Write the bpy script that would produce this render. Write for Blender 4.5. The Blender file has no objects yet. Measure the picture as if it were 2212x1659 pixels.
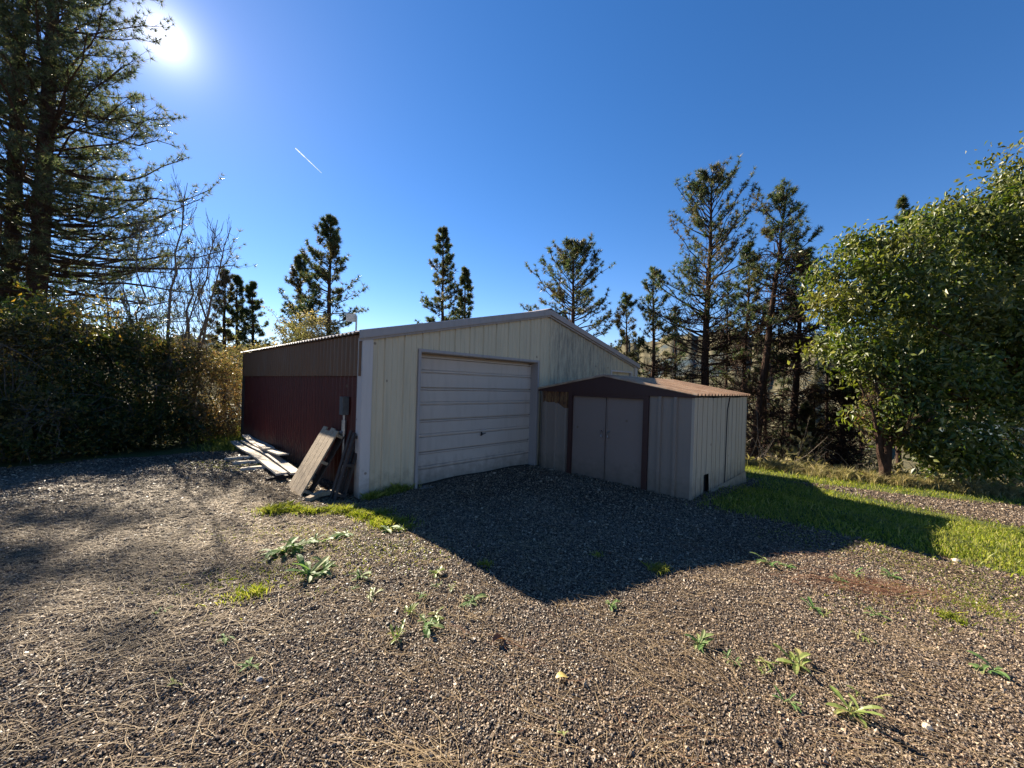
import bpy, math, random
import numpy as np
R = math.radians
scene = bpy.context.scene
COL = scene.collection
K = 825.0; CH = 1.62; ROLL = R(1.8)
SR, CR = math.sin(ROLL), math.cos(ROLL)
def P(px, py, Y):
    dx, dy = px-1106.0, py-829.5
    x = dx*CR+dy*SR; y = -dx*SR+dy*CR
    return np.array([x/K*Y, Y, CH-y/K*Y])
# ---------------------------------------------------------------- terrain
def ss(a, b, x):
    t = np.clip((x-a)/(b-a), 0, 1); return t*t*(3-2*t)
def terr(x, y):
    x = np.asarray(x, float); y = np.asarray(y, float)
    r = np.hypot(x, y)
    z = .1-.1*ss(3, 5.5, r)
    z = z-.22*ss(0, 1, (x*.707+y*.707-6)/3.2)
    z = z-.2*ss(0, 1, (-x*.707+y*.707-7)/6)
    d1 = (x-6.0)*.36+(y-9.3)*.93
    d2 = (x-6.0)*.76+(y-9.3)*.65
    D = np.minimum(d1, d2); D = np.maximum(D, y-24)
    Dp = np.clip(D, 0, None)
    z = z-.42*(np.sqrt(Dp*Dp+1.0)-1.0)*np.exp(-Dp/260)
    z = z+.5*np.sin(x*.21+1)*np.sin(y*.17)*ss(4, 20, Dp)
    z = z+.015*np.sin(x*1.7+.3)*np.sin(y*1.3+.8)+.01*np.sin(x*3.9+y*2.7)
    return z
def gp(px, py, dz=0.0):
    """point on the ground seen at a pixel"""
    st = np.linspace(.8, 40, 1400); hi = 40.0; lo = 39.9; d = P(px, py, 1.0)
    below = (CH+(d[2]-CH)*st) <= terr(d[0]*st, st)
    if below.any(): hi = st[np.argmax(below)]; lo = hi-.03
    else: lo, hi = 8.5, 8.6
    for _ in range(20):
        m = .5*(lo+hi); p = P(px, py, m)
        if p[2] > terr(p[0], p[1]): lo = m
        else: hi = m
    p = P(px, py, lo); p[2] = float(terr(p[0], p[1]))+dz
    return p
# ---------------------------------------------------------------- objects
WL = {}
def wloc(o): return WL.get(o, np.zeros(3))
def tag(o, label=None, cat=None, group=None, kind=None):
    if label: o['label'] = label
    if cat: o['category'] = cat
    if group: o['group'] = group
    if kind: o['kind'] = kind
    return o
def empty(name, loc, label=None, cat=None, group=None):
    o = bpy.data.objects.new(name, None); COL.objects.link(o)
    o.empty_display_size = .2
    o.location = [float(v) for v in loc]; WL[o] = np.array(loc, float)
    return tag(o, label, cat, group)
def make(name, V, F, mats, parent=None, mi=None, smooth=False, origin=None):
    """V (n,3) world, F list of arrays (m,k) or list of tuples"""
    V = np.asarray(V, np.float64).reshape(-1, 3)
    loc = np.zeros(3)
    if parent is not None: V = V-wloc(parent)
    elif origin is not None: loc = np.array(origin, float); V = V-loc
    me = bpy.data.meshes.new(name)
    if isinstance(F, np.ndarray): F = [F]
    if len(F) and isinstance(F[0], np.ndarray):
        loops = np.concatenate([f.ravel() for f in F]).astype(np.int32)
        tot = np.concatenate([np.full(len(f), f.shape[1], np.int32) for f in F])
    else:
        loops = np.array([i for f in F for i in f], np.int32)
        tot = np.array([len(f) for f in F], np.int32)
    st = np.concatenate([[0], np.cumsum(tot)[:-1]]).astype(np.int32)
    me.vertices.add(len(V)); me.vertices.foreach_set('co', V.astype(np.float32).ravel())
    me.loops.add(len(loops)); me.loops.foreach_set('vertex_index', loops)
    me.polygons.add(len(tot)); me.polygons.foreach_set('loop_start', st)
    if not isinstance(mats, (list, tuple)): mats = [mats]
    for m in mats: me.materials.append(m)
    if mi is not None: me.polygons.foreach_set('material_index', np.asarray(mi, np.int32))
    me.polygons.foreach_set('use_smooth', np.full(len(tot), smooth))
    me.update(calc_edges=True); me.validate()
    o = bpy.data.objects.new(name, me); COL.objects.link(o)
    if parent is not None:
        o.parent = parent; WL[o] = wloc(parent).copy()
    else:
        o.location = loc.tolist(); WL[o] = loc
    return o
class MB:
    def __init__(s): s.v = []; s.f = []; s.n = 0
    def add(s, V, F):
        V = [tuple(map(float, p)) for p in V]
        s.v += V; s.f += [tuple(int(i)+s.n for i in f) for f in F]; s.n += len(V)
        return s
    def box(s, o, a, b, c):
        """corner o and edge vectors a,b,c"""
        o, a, b, c = map(np.array, (o, a, b, c))
        if np.dot(np.cross(a, b), c) < 0: a, b = b, a
        V = [o, o+a, o+a+b, o+b, o+c, o+a+c, o+a+b+c, o+b+c]
        return s.add(V, [(3, 2, 1, 0), (4, 5, 6, 7), (0, 1, 5, 4), (1, 2, 6, 5), (2, 3, 7, 6), (3, 0, 4, 7)])
    def tube(s, pts, rad, n=8, cap=True):
        pts = np.array(pts, float); rad = np.broadcast_to(np.array(rad, float), (len(pts),))
        V, F = tubes(pts[None], rad[None], n)
        F = [tuple(f) for f in F]
        if cap: F += [tuple(range(n))[::-1], tuple(range((len(pts)-1)*n, len(pts)*n))]
        return s.add(V, F)
    def build(s, name, mat, parent=None, smooth=False, origin=None):
        return make(name, np.array(s.v), s.f, mat, parent, smooth=smooth, origin=origin)
def nrm(a): return a/np.maximum(np.linalg.norm(a, axis=-1, keepdims=True), 1e-9)
def tubes(pts, rad, n=5):
    """pts (N,K,3) rad (N,K)"""
    N, Kk, _ = pts.shape
    T = np.empty_like(pts); T[:, 1:-1] = pts[:, 2:]-pts[:, :-2]; T[:, 0] = pts[:, 1]-pts[:, 0]; T[:, -1] = pts[:, -1]-pts[:, -2]
    T = nrm(T)
    ref = np.where(np.abs(T[:, :1, 2:3]) > .8, np.array([1., 0, 0]), np.array([0, 0, 1.]))
    A = nrm(np.cross(T, np.broadcast_to(ref, T.shape))); B = np.cross(T, A)
    ang = np.arange(n)/n*2*math.pi
    V = pts[:, :, None]+rad[:, :, None, None]*(A[:, :, None]*np.cos(ang)[:, None]+B[:, :, None]*np.sin(ang)[:, None])
    idx = np.arange(N*Kk*n).reshape(N, Kk, n)
    a = idx[:, :-1]; b = idx[:, 1:]
    F = np.stack([a, np.roll(a, -1, 2), np.roll(b, -1, 2), b], -1).reshape(-1, 4)
    return V.reshape(-1, 3), F
# ---------------------------------------------------------------- materials
def mat(name):
    m = bpy.data.materials.new(name); m.use_nodes = True
    nt = m.node_tree; b = nt.nodes['Principled BSDF']
    return m, nt, b
def N(nt, t, **kw):
    n = nt.nodes.new(t)
    for k, v in kw.items():
        if k in n.inputs: n.inputs[k].default_value = v
        else: setattr(n, k, v)
    return n
def noise(nt, scale, detail=6, vec=None, rough=.6):
    n = N(nt, 'ShaderNodeTexNoise', Scale=scale, Detail=detail, Roughness=rough)
    if vec: nt.links.new(vec, n.inputs['Vector'])
    return n.outputs['Fac']
def pos(nt, sc=(1, 1, 1), rot=(0, 0, 0)):
    g = N(nt, 'ShaderNodeNewGeometry')
    m = N(nt, 'ShaderNodeMapping'); m.inputs['Scale'].default_value = sc; m.inputs['Rotation'].default_value = rot
    nt.links.new(g.outputs['Position'], m.inputs['Vector']); return m.outputs['Vector']
def ramp(nt, fac, stops):
    r = N(nt, 'ShaderNodeValToRGB'); e = r.color_ramp.elements
    while len(e) > 1: e.remove(e[-1])
    for i, (p, c) in enumerate(stops):
        x = e[0] if i == 0 else e.new(p)
        x.position = p; x.color = (*c, 1) if len(c) == 3 else c
    nt.links.new(fac, r.inputs['Fac']); return r.outputs['Color']
def mix(nt, fac, a, b, mode='MIX'):
    m = N(nt, 'ShaderNodeMix', data_type='RGBA', blend_type=mode)
    for s, v in ((0, fac), (6, a), (7, b)):
        if isinstance(v, (int, float)): m.inputs[s].default_value = v
        elif isinstance(v, tuple): m.inputs[s].default_value = (*v, 1)
        else: nt.links.new(v, m.inputs[s])
    return m.outputs[2]
def math_(nt, op, a, b=None, c=None, clamp=False):
    m = N(nt, 'ShaderNodeMath', operation=op, use_clamp=clamp)
    for i, v in enumerate((a, b, c)):
        if v is None: continue
        if isinstance(v, (int, float)): m.inputs[i].default_value = v
        else: nt.links.new(v, m.inputs[i])
    return m.outputs[0]
def bump(nt, b, h, strength=.5, dist=.01):
    n = N(nt, 'ShaderNodeBump', Strength=strength, Distance=dist)
    nt.links.new(h, n.inputs['Height']); nt.links.new(n.outputs['Normal'], b.inputs['Normal'])
def ground_z(nt):
    g = N(nt, 'ShaderNodeNewGeometry'); s = N(nt, 'ShaderNodeSeparateXYZ')
    nt.links.new(g.outputs['Position'], s.inputs[0]); return s.outputs
def metal_paint(name, col, dirt=(.16, .14, .11), rough=.45, amount=.35, streak=6, mildew=False, base_dirt=True, metallic=0.0):
    m, nt, b = mat(name)
    v = pos(nt, (streak, streak, .5)); big = pos(nt, (1, 1, 1))
    n1 = noise(nt, 3.0, 8, v); n2 = noise(nt, 1.3, 5, big)
    f = math_(nt, 'MULTIPLY', ramp(nt, n1, [(.48, (0,)*3), (.8, (1,)*3)]), amount)
    c = mix(nt, f, col, dirt)
    c = mix(nt, math_(nt, 'MULTIPLY', ramp(nt, n2, [(.35, (0,)*3), (.7, (1,)*3)]), .25), c, tuple(x*.72 for x in col))
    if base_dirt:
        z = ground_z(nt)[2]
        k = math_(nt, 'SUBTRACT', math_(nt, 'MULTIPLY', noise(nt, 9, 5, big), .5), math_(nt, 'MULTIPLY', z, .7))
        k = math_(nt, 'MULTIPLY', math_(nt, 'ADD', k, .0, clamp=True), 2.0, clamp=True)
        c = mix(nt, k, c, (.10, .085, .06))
    if mildew:
        s = ground_z(nt)
        t = math_(nt, 'MULTIPLY', math_(nt, 'ADD', s[0], s[1]), .7071)     # along the front wall
        band = ramp(nt, math_(nt, 'DIVIDE', t, 12.0), [(.505, (0,)*3), (.545, (1,)*3), (.68, (.9,)*3), (.78, (.15,)*3)])
        n3 = noise(nt, 2.2, 10, pos(nt, (6, 6, 1.1)), .8)
        k = math_(nt, 'MULTIPLY', band, ramp(nt, n3, [(.42, (0,)*3), (.60, (.9,)*3)]))
        c = mix(nt, k, c, (.07, .062, .05))
        c = mix(nt, math_(nt, 'MULTIPLY', band, .5), c, (.36, .315, .235))
    # small rust / dirt specks
    vo = N(nt, 'ShaderNodeTexVoronoi', Scale=2.3); nt.links.new(big, vo.inputs['Vector'])
    sp = ramp(nt, vo.outputs['Distance'], [(.0, (1,)*3), (.045, (1,)*3), (.06, (0,)*3)])
    c = mix(nt, math_(nt, 'MULTIPLY', sp, .7), c, (.13, .08, .05))
    nt.links.new(c, b.inputs['Base Color'])
    b.inputs['Roughness'].default_value = rough; b.inputs['Metallic'].default_value = metallic; b.inputs['Specular IOR Level'].default_value = .25
    bump(nt, b, noise(nt, 2.5, 3, big), .25, .03)
    return m
def wood(name, c1, c2, axis=(40, 40, 2), rough=.85):
    m, nt, b = mat(name)
    tc = N(nt, 'ShaderNodeTexCoord'); mp = N(nt, 'ShaderNodeMapping'); mp.inputs['Scale'].default_value = axis
    nt.links.new(tc.outputs['Object'], mp.inputs['Vector'])
    f = noise(nt, 1.0, 8, mp.outputs['Vector'], .7)
    nt.links.new(ramp(nt, f, [(.3, c1), (.55, c2), (.8, tuple(x*1.25 for x in c2))]), b.inputs['Base Color'])
    b.inputs['Roughness'].default_value = rough; bump(nt, b, f, .6, .01); return m
def leafmat(name, stops, trans=.35, rough=.45, spec=.4, patch=None, pscale=.8):
    m, nt, b = mat(name)
    g = N(nt, 'ShaderNodeNewGeometry')
    c = ramp(nt, g.outputs['Random Per Island'], stops)
    if patch:
        f = noise(nt, pscale, 4, pos(nt))
        c = mix(nt, ramp(nt, f, [(.5, (0,)*3), (.66, (1,)*3)]), c, mix(nt, .65, c, patch))
    nt.links.new(c, b.inputs['Base Color'])
    b.inputs['Roughness'].default_value = rough; b.inputs['Specular IOR Level'].default_value = spec
    t = N(nt, 'ShaderNodeBsdfTranslucent')
    hs = N(nt, 'ShaderNodeHueSaturation', Saturation=1.15, Value=1.5); nt.links.new(c, hs.inputs['Color']); nt.links.new(hs.outputs[0], t.inputs['Color'])
    mx = N(nt, 'ShaderNodeMixShader', Fac=trans)
    nt.links.new(b.outputs[0], mx.inputs[1]); nt.links.new(t.outputs[0], mx.inputs[2])
    nt.links.new(mx.outputs[0], nt.nodes['Material Output'].inputs['Surface'])
    return m
def bark(name, c1, c2, sc=(9, 9, 2)):
    m, nt, b = mat(name)
    f = noise(nt, 2.5, 8, pos(nt, sc), .7)
    nt.links.new(ramp(nt, f, [(.35, c1), (.65, c2)]), b.inputs['Base Color'])
    b.inputs['Roughness'].default_value = .95; b.inputs['Specular IOR Level'].default_value = .1
    bump(nt, b, f, 1, .04); return m
M = {}
M['cream'] = metal_paint('cream_metal', (.57, .455, .30), mildew=True, amount=.3)
M['trim'] = metal_paint('pale_trim', (.52, .45, .40), amount=.25)
M['fascia'] = metal_paint('grey_fascia', (.34, .29, .265), amount=.4, base_dirt=False)
M['door'] = metal_paint('door_white', (.50, .40, .325), amount=.22, streak=3)
M['tan'] = metal_paint('tan_corrugated', (.15, .075, .038), amount=.5, base_dirt=False)
M['red'] = metal_paint('red_corrugated', (.085, .018, .014), (.03, .010, .008), amount=.5)
M['roof'] = metal_paint('grey_roof', (.42, .41, .40), amount=.4, base_dirt=False, rough=.4)
M['maroon'] = metal_paint('maroon_trim', (.055, .024, .02), (.05, .03, .03), amount=.5, base_dirt=False)
M['shedwall'] = metal_paint('shed_wall', (.25, .195, .155), amount=.3)
M['shedside'] = metal_paint('shed_side', (.44, .355, .265), amount=.4)
M['sheddoor'] = metal_paint('shed_door', (.22, .163, .135), amount=.15, streak=2)
def shed_roof_mat():
    m, nt, b = mat('shed_roof')
    f = noise(nt, 2.0, 8, pos(nt, (2, 2, 2)), .7)
    c = ramp(nt, f, [(.3, (.24, .12, .06)), (.5, (.38, .23, .13)), (.75, (.50, .37, .25))])
    c = mix(nt, 1.0, c, ramp(nt, noise(nt, .9, 6, pos(nt, (1, 1.6, 1)), .65), [(.3, (.62, .60, .58)), (.5, (.9, .9, .9)), (.7, (1.15, 1.12, 1.05))]), 'MULTIPLY')
    nt.links.new(c, b.inputs['Base Color']); b.inputs['Roughness'].default_value = .55; return m
M['shedroof'] = shed_roof_mat()
def rust_mat():
    m, nt, b = mat('rust_patch')
    f = noise(nt, 6.0, 10, pos(nt, (3, 3, .8)), .75)
    nt.links.new(ramp(nt, f, [(.38, (.03, .015, .010)), (.5, (.13, .055, .02)), (.64, (.24, .14, .05))]), b.inputs['Base Color'])
    b.inputs['Roughness'].default_value = .9; return m
M['rust'] = rust_mat()
def simple(name, c, rough=.6, metal=0.0, sc=20):
    m, nt, b = mat(name)
    f = noise(nt, sc, 5, pos(nt))
    nt.links.new(ramp(nt, f, [(.3, tuple(x*.7 for x in c)), (.7, tuple(min(1, x*1.15) for x in c))]), b.inputs['Base Color'])
    b.inputs['Roughness'].default_value = rough; b.inputs['Metallic'].default_value = metal; return m
M['black'] = simple('dark_inside', (.012, .011, .012), .9)
M['steel'] = simple('steel', (.35, .34, .33), .4, .8)
M['greybox'] = simple('grey_box', (.09, .09, .085), .5)
M['concrete'] = simple('concrete', (.26, .25, .24), .9)
M['board'] = simple('pale_board', (.36, .37, .36), .5)
M['plank'] = wood('weathered_plank', (.24, .20, .16), (.46, .41, .34))
M['pallet'] = wood('pallet_wood', (.17, .12, .075), (.34, .26, .17))
M['darkwood_shaded'] = wood('dark_wood_shaded', (.015, .012, .010), (.045, .032, .025))  # dark wood, its tone lowered further to paint in the shade by the wall
M['bark'] = bark('pine_bark', (.028, .018, .014), (.085, .05, .035))
M['barkr'] = bark('pine_bark_red', (.05, .025, .018), (.13, .065, .04))
M['twig'] = bark('grey_twig', (.07, .055, .045), (.17, .14, .11))
M['needle'] = leafmat('pine_needles_green', [(0, (.022, .042, .017)), (.6, (.055, .085, .032)), (.85, (.10, .115, .045)), (1, (.19, .12, .055))], .42, .5, .4, (.10, .06, .03), .5)
M['needle_near'] = leafmat('pine_needles_near', [(0, (.03, .05, .02)), (.7, (.09, .11, .05)), (1, (.17, .13, .07))], .55, .4, .5)
M['leaf'] = leafmat('broad_leaf', [(0, (.024, .046, .008)), (.5, (.075, .105, .018)), (.85, (.16, .185, .04)), (1, (.27, .25, .09))], .38, .45, .5, (.17, .15, .035), .7)
M['shrub'] = leafmat('shrub_leaf', [(0, (.016, .032, .009)), (.5, (.045, .065, .014)), (.8, (.11, .11, .025)), (1, (.26, .16, .045))], .45, .4, .4, (.12, .075, .03), .6)
M['shrub_tan'] = leafmat('shrub_tan', [(0, (.06, .06, .02)), (.5, (.12, .105, .04)), (1, (.24, .15, .07))], .4, .5, .4, (.20, .11, .05), .8)
M['grass'] = leafmat('grass_blade', [(0, (.09, .12, .02)), (.5, (.20, .235, .04)), (.85, (.32, .32, .08)), (1, (.34, .30, .12))], .5, .5, .35, (.16, .17, .05), 1.1)
M['weed'] = leafmat('weed_leaf', [(0, (.09, .17, .045)), (.6, (.14, .22, .07)), (1, (.24, .26, .10))], .35, .55, .3)
M['weed_y'] = leafmat('weed_leaf_yellow', [(0, (.16, .22, .05)), (.6, (.24, .28, .08)), (1, (.36, .32, .12))], .4, .45, .5)
M['straw'] = leafmat('straw', [(0, (.14, .09, .045)), (.5, (.28, .20, .11)), (1, (.46, .35, .21))], .2, .6, .12)
M['redstraw'] = leafmat('red_straw', [(0, (.08, .035, .018)), (.5, (.17, .075, .04)), (1, (.28, .15, .08))], .2, .55, .4)
M['scrub'] = leafmat('dry_scrub', [(0, (.11, .105, .04)), (.5, (.24, .21, .085)), (1, (.40, .32, .16))], .35, .6, .3, (.10, .12, .04), .3)
def stone_mat():
    m, nt, b = mat('gravel_stone')
    g = N(nt, 'ShaderNodeNewGeometry')
    c = ramp(nt, g.outputs['Random Per Island'], [(0, (.035, .024, .016)), (.3, (.078, .053, .034)), (.7, (.165, .112, .068)), (.92, (.28, .195, .12)), (1, (.38, .28, .18))])
    nt.links.new(c, b.inputs['Base Color']); b.inputs['Roughness'].default_value = .55
    b.inputs['Specular IOR Level'].default_value = .6; return m
M['stone'] = stone_mat()
def ground_mat():
    m, nt, b = mat('ground_surface')
    v = pos(nt)
    def vor(sc):
        n = N(nt, 'ShaderNodeTexVoronoi', Scale=sc); nt.links.new(v, n.inputs['Vector']); return n
    v1 = vor(95); v2 = vor(28)
    sep = N(nt, 'ShaderNodeSeparateColor'); nt.links.new(v1.outputs['Color'], sep.inputs[0])
    peb = ramp(nt, sep.outputs[0], [(0, (.03, .02, .014)), (.4, (.075, .052, .036)), (.8, (.14, .098, .066)), (1, (.24, .17, .11))])
    dark = ramp(nt, v1.outputs['Distance'], [(.25, (1,)*3), (.6, (.35,)*3)])
    peb = mix(nt, 1.0, peb, dark, 'MULTIPLY')
    st = noise(nt, 1.0, 9, pos(nt, (22, 60, 1), (0, 0, R(28))), .75)
    straw = ramp(nt, st, [(.56, (0,)*3), (.66, (1,)*3)])
    big = noise(nt, .55, 4, v); amt = ramp(nt, big, [(.38, (.1,)*3), (.62, (.75,)*3)])
    peb = mix(nt, math_(nt, 'MULTIPLY', straw, amt), peb, (.20, .14, .085))
    a1 = N(nt, 'ShaderNodeAttribute', attribute_name='lawn'); a2 = N(nt, 'ShaderNodeAttribute', attribute_name='wild')
    soil = ramp(nt, noise(nt, 14, 8, v), [(.3, (.035, .05, .014)), (.6, (.075, .09, .025)), (.8, (.15, .13, .06))])
    nl = noise(nt, 4, 6, v)
    fl = math_(nt, 'ADD', a1.outputs['Fac'], math_(nt, 'MULTIPLY', math_(nt, 'SUBTRACT', nl, .5), .8), clamp=True)
    fl = ramp(nt, fl, [(.4, (0,)*3), (.55, (1,)*3)])
    c = mix(nt, fl, peb, soil)
    wild = ramp(nt, noise(nt, .5, 12, v, .8), [(.38, (.03, .032, .014)), (.5, (.09, .075, .035)), (.64, (.19, .15, .08))])
    vs_ = N(nt, 'ShaderNodeTexVoronoi', Scale=.45); nt.links.new(v, vs_.inputs['Vector'])
    wild = mix(nt, ramp(nt, vs_.outputs['Distance'], [(.3, (.85,)*3), (.5, (0,)*3)]), wild, (.03, .035, .016))
    c = mix(nt, a2.outputs['Fac'], c, wild)
    nt.links.new(c, b.inputs['Base Color']); b.inputs['Roughness'].default_value = .9; b.inputs['Specular IOR Level'].default_value = .2
    h = math_(nt, 'SUBTRACT', math_(nt, 'MULTIPLY', noise(nt, 3, 4, v), 1.2), v1.outputs['Distance'])
    bump(nt, b, h, .8, .012); return m
M['ground'] = ground_mat()
def hill_mat():
    m, nt, b = mat('dry_hill_grass')
    v = pos(nt)
    f = noise(nt, .02, 10, v, .65)
    c = ramp(nt, f, [(.3, (.085, .08, .05)), (.5, (.17, .145, .095)), (.7, (.26, .22, .145))])
    t = noise(nt, .012, 8, v, .6)
    s = N(nt, 'ShaderNodeTexVoronoi', Scale=.14); nt.links.new(v, s.inputs['Vector'])
    dots = ramp(nt, s.outputs['Distance'], [(.2, (1,)*3), (.32, (0,)*3)])
    tf = math_(nt, 'MULTIPLY', dots, ramp(nt, t, [(.48, (0,)*3), (.6, (1,)*3)]))
    fn = noise(nt, .35, 9, v, .75)
    c = mix(nt, ramp(nt, fn, [(.38, (.85,)*3), (.62, (.1,)*3)]), c, (.05, .05, .03))
    lowz = math_(nt, 'MULTIPLY', math_(nt, 'SUBTRACT', 5.0, ground_z(nt)[2]), .02, clamp=True)
    c = mix(nt, math_(nt, 'MULTIPLY', lowz, ramp(nt, noise(nt, .09, 8, v, .7), [(.3, (1,)*3), (.62, (.35,)*3)])), c, (.06, .06, .033))
    c = mix(nt, tf, c, (.06, .08, .09))
    dense = ramp(nt, noise(nt, .006, 7, v, .6), [(.58, (0,)*3), (.62, (1,)*3)])
    c = mix(nt, math_(nt, 'MULTIPLY', dense, .9), c, (.045, .065, .08))  # tree spots and patches tinted blue, distance haze put into the colour
    nt.links.new(c, b.inputs['Base Color']); b.inputs['Roughness'].default_value = 1; b.inputs['Specular IOR Level'].default_value = 0
    return m
M['hill'] = hill_mat()
# ---------------------------------------------------------------- ground sheet
def lawn_mask(x, y):
    """1 where the lawn / grass verges grow"""
    e = gpx_lawn
    f = np.zeros_like(x)
    # lawn wedge right of the shed
    ax, ay = e[0]; bx, by = e[1]
    n1 = np.array([-(by-ay), bx-ax]); n1 /= np.linalg.norm(n1)
    d1 = (x-ax)*n1[0]+(y-ay)*n1[1]                 # >0 beyond the gravel edge
    cx, cy = e[2]; dx_, dy_ = e[3]
    n2 = np.array([-(dy_-cy), dx_-cx]); n2 /= np.linalg.norm(n2)
    d2 = -((x-cx)*n2[0]+(y-cy)*n2[1])              # >0 before the track
    f = np.maximum(f, ss(-.25, .3, np.minimum(d1, d2))*(x > 1.8))
    qs = (x-2.69)*.7165+(y-5.62)*-.6976
    f = f*ss(-.1, .6, qs)
    # strip beyond the track
    d3 = (x-gpx_far[0])*.36+(y-gpx_far[1])*.93
    f = np.maximum(f, ss(-.3, .3, d3)*(x > 2.5)*(y < 60))
    # verge behind the planks and the left of the garage
    q = (x+5.9)*-.707+(y-8.6)*.707
    f = np.maximum(f, ss(.2, 1.6, q)*.9*(x < -3))
    f = np.maximum(f, ss(-1.2, .2, -(np.hypot(x+2.1, (y-4.55)*1.8)-.2)) * .0)
    return f
gpx_lawn = [gp(1700, 1128)[:2], gp(2212, 1245)[:2], gp(1830, 1066)[:2], gp(2212, 1142)[:2]]
gpx_far = gp(2212, 1092)[:2]
def build_ground():
    n = 520
    u = np.linspace(-1, 1, n)
    a = 7.8
    g = np.sinh(u*a)/math.sinh(a)*420+0
    gx, gy = np.meshgrid(g, g+4.0, indexing='ij')
    z = terr(gx, gy)
    V = np.stack([gx, gy, z], -1).reshape(-1, 3)
    idx = np.arange(n*n).reshape(n, n)
    F = np.stack([idx[:-1, :-1], idx[1:, :-1], idx[1:, 1:], idx[:-1, 1:]], -1).reshape(-1, 4)
    o = make('ground', V, F, M['ground'], smooth=True)
    at = o.data.attributes.new('lawn', 'FLOAT', 'POINT'); at.data.foreach_set('value', lawn_mask(gx, gy).ravel().astype(np.float32))
    d1 = (gx-6.0)*.36+(gy-9.3)*.93; d2 = (gx-6.0)*.76+(gy-9.3)*.65
    D = np.maximum(np.minimum(d1, d2), gy-24)
    w = np.maximum(ss(.2, 1.5, D), ss(18, 30, np.hypot(gx, gy)))
    at = o.data.attributes.new('wild', 'FLOAT', 'POINT'); at.data.foreach_set('value', w.ravel().astype(np.float32))
    tag(o, kind='structure')
build_ground()
M['farwood'] = simple('far_foliage', (.05, .062, .05), .9, 0, .05)
def build_hills():
    rng = np.random.default_rng(5)
    na, nr = 400, 60
    az = np.linspace(R(-70), R(72), na); rr = np.linspace(0, 1, nr)
    A, Q = np.meshgrid(az, rr, indexing='ij')
    Rr = 230+Q*620
    deg = np.degrees(A)
    # skyline elevation (tangent) by azimuth
    sk = np.interp(deg, [-70, -45, -38, -30, 0, 10, 18, 26, 33, 38, 45, 60, 72], [.07, .075, .07, .06, .05, .075, .115, .135, .13, .115, .10, .09, .09])
    wob = .006*np.sin(deg*.9)+.004*np.sin(deg*2.3+1)+.0025*np.sin(deg*5.1)+.0012*np.sin(deg*13.0)
    top = (sk+wob)*850*1.0
    z = -62+(top+62)*(Q**1.15)
    z += 7*np.sin(A*19+Q*9)*Q*(1-Q)+4*np.sin(A*41-Q*17)*Q*(1-Q)+2.5*np.sin(A*93+Q*31)*Q*(1-Q)
    V = np.stack([np.sin(A)*Rr, np.cos(A)*Rr, z+CH], -1).reshape(-1, 3)
    idx = np.arange(na*nr).reshape(na, nr)
    F = np.stack([idx[:-1, :-1], idx[1:, :-1], idx[1:, 1:], idx[:-1, 1:]], -1).reshape(-1, 4)
    tag(make('hills', V, F, M['hill'], smooth=True), kind='structure')
    # scattered far woodland on the hill side
    n = 9000; a = rng.uniform(R(-62), R(66), n); q = rng.uniform(.05, .98, n)
    f = np.sin(a*31+q*5)*np.sin(q*11+a*9)+.6*np.sin(a*67-q*23)+.4*np.sin(a*140+q*50)
    k = rng.random(n) < np.clip(.10+.5*(f-.55), .05, .8); a, q = a[k], q[k]; n = len(a)
    ia = (a-az[0])/(az[-1]-az[0])*(na-1); iq = q*(nr-1); zz = z[ia.astype(int), iq.astype(int)]
    rad = 230+q*620; hgt = rng.uniform(4, 11, n); m = 46
    t = rng.uniform(0, 1, (n, m)); ph = rng.uniform(0, 6.28, (n, m)); rr = (1-t)**.8*rng.uniform(.4, 1, (n, m))*hgt[:, None]*.27
    c = np.stack([np.sin(a)[:, None]*rad[:, None]+np.cos(ph)*rr, np.cos(a)[:, None]*rad[:, None]+np.sin(ph)*rr, zz[:, None]+CH-1+t*hgt[:, None]], -1).reshape(-1, 3)
    d = rng.normal(size=(len(c), 3)); d2 = rng.normal(size=(len(c), 3)); sz = np.repeat(hgt, m)[:, None]*.075
    V = np.stack([c, c+d*sz, c+d2*sz], 1).reshape(-1, 3)
    tag(make('far_woodland', V, np.arange(len(V)).reshape(-1, 3), M['farwood']), 'far scattered dark trees on the dry hillside across the valley', 'woodland', kind='stuff')
build_hills()
# ---------------------------------------------------------------- garage
C0 = np.array([-2.03, 5.23, 0.0]); U = np.array([.7071, .7071, 0]); W_ = np.array([-.7071, .7071, 0]); Z = np.array([0, 0, 1.0])
NF = -W_
GW, GL = 7.75, 7.6
def gable(t): return 2.20+.228*(GW/2-abs(t-GW/2))
def ribbed(name, o, d, nrmv, ts, off, zb, zt, m, parent, seam=None):
    V = []; F = []
    for i, t in enumerate(ts):
        p = o+d*t+nrmv*off(t)
        V.append(p+Z*zb(t)); V.append(p+Z*zt(t))
    for i in range(len(ts)-1):
        a = 2*i; F.append((a, a+2, a+3, a+1))
    return make(name, np.array(V), F, m, parent)
garage = empty('garage', C0, 'cream metal garage with white roll-up door and dark red corrugated side wall', 'garage')
def rib_off(t):
    # major ribs every 30 cm with two small pencil ribs between
    q = (t/.305) % 1
    d = min(q, 1-q)*.305
    if d < .012: return .024
    if d < .026: return .024*(.026-d)/.014
    for c in (.36, .64):
        e = abs(q-c)*.305
        if e < .008: return .007
    return 0.0
def rib_ts(a, b):
    s = set([a, b]); k = math.floor(a/.305)-1
    while k*.305 < b+.4:
        c = k*.305
        for e in (-.026, -.012, .012, .026): s.add(c+e)
        for cc in (.36, .64):
            for e in (-.0135, -.0075, .0075, .0135): s.add(c+cc*.305+e)
        k += 1
    return sorted(x for x in s if a <= x <= b)
dl, dr, dh = .87, 3.57, 2.07
zbase = lambda t: -.35
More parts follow.
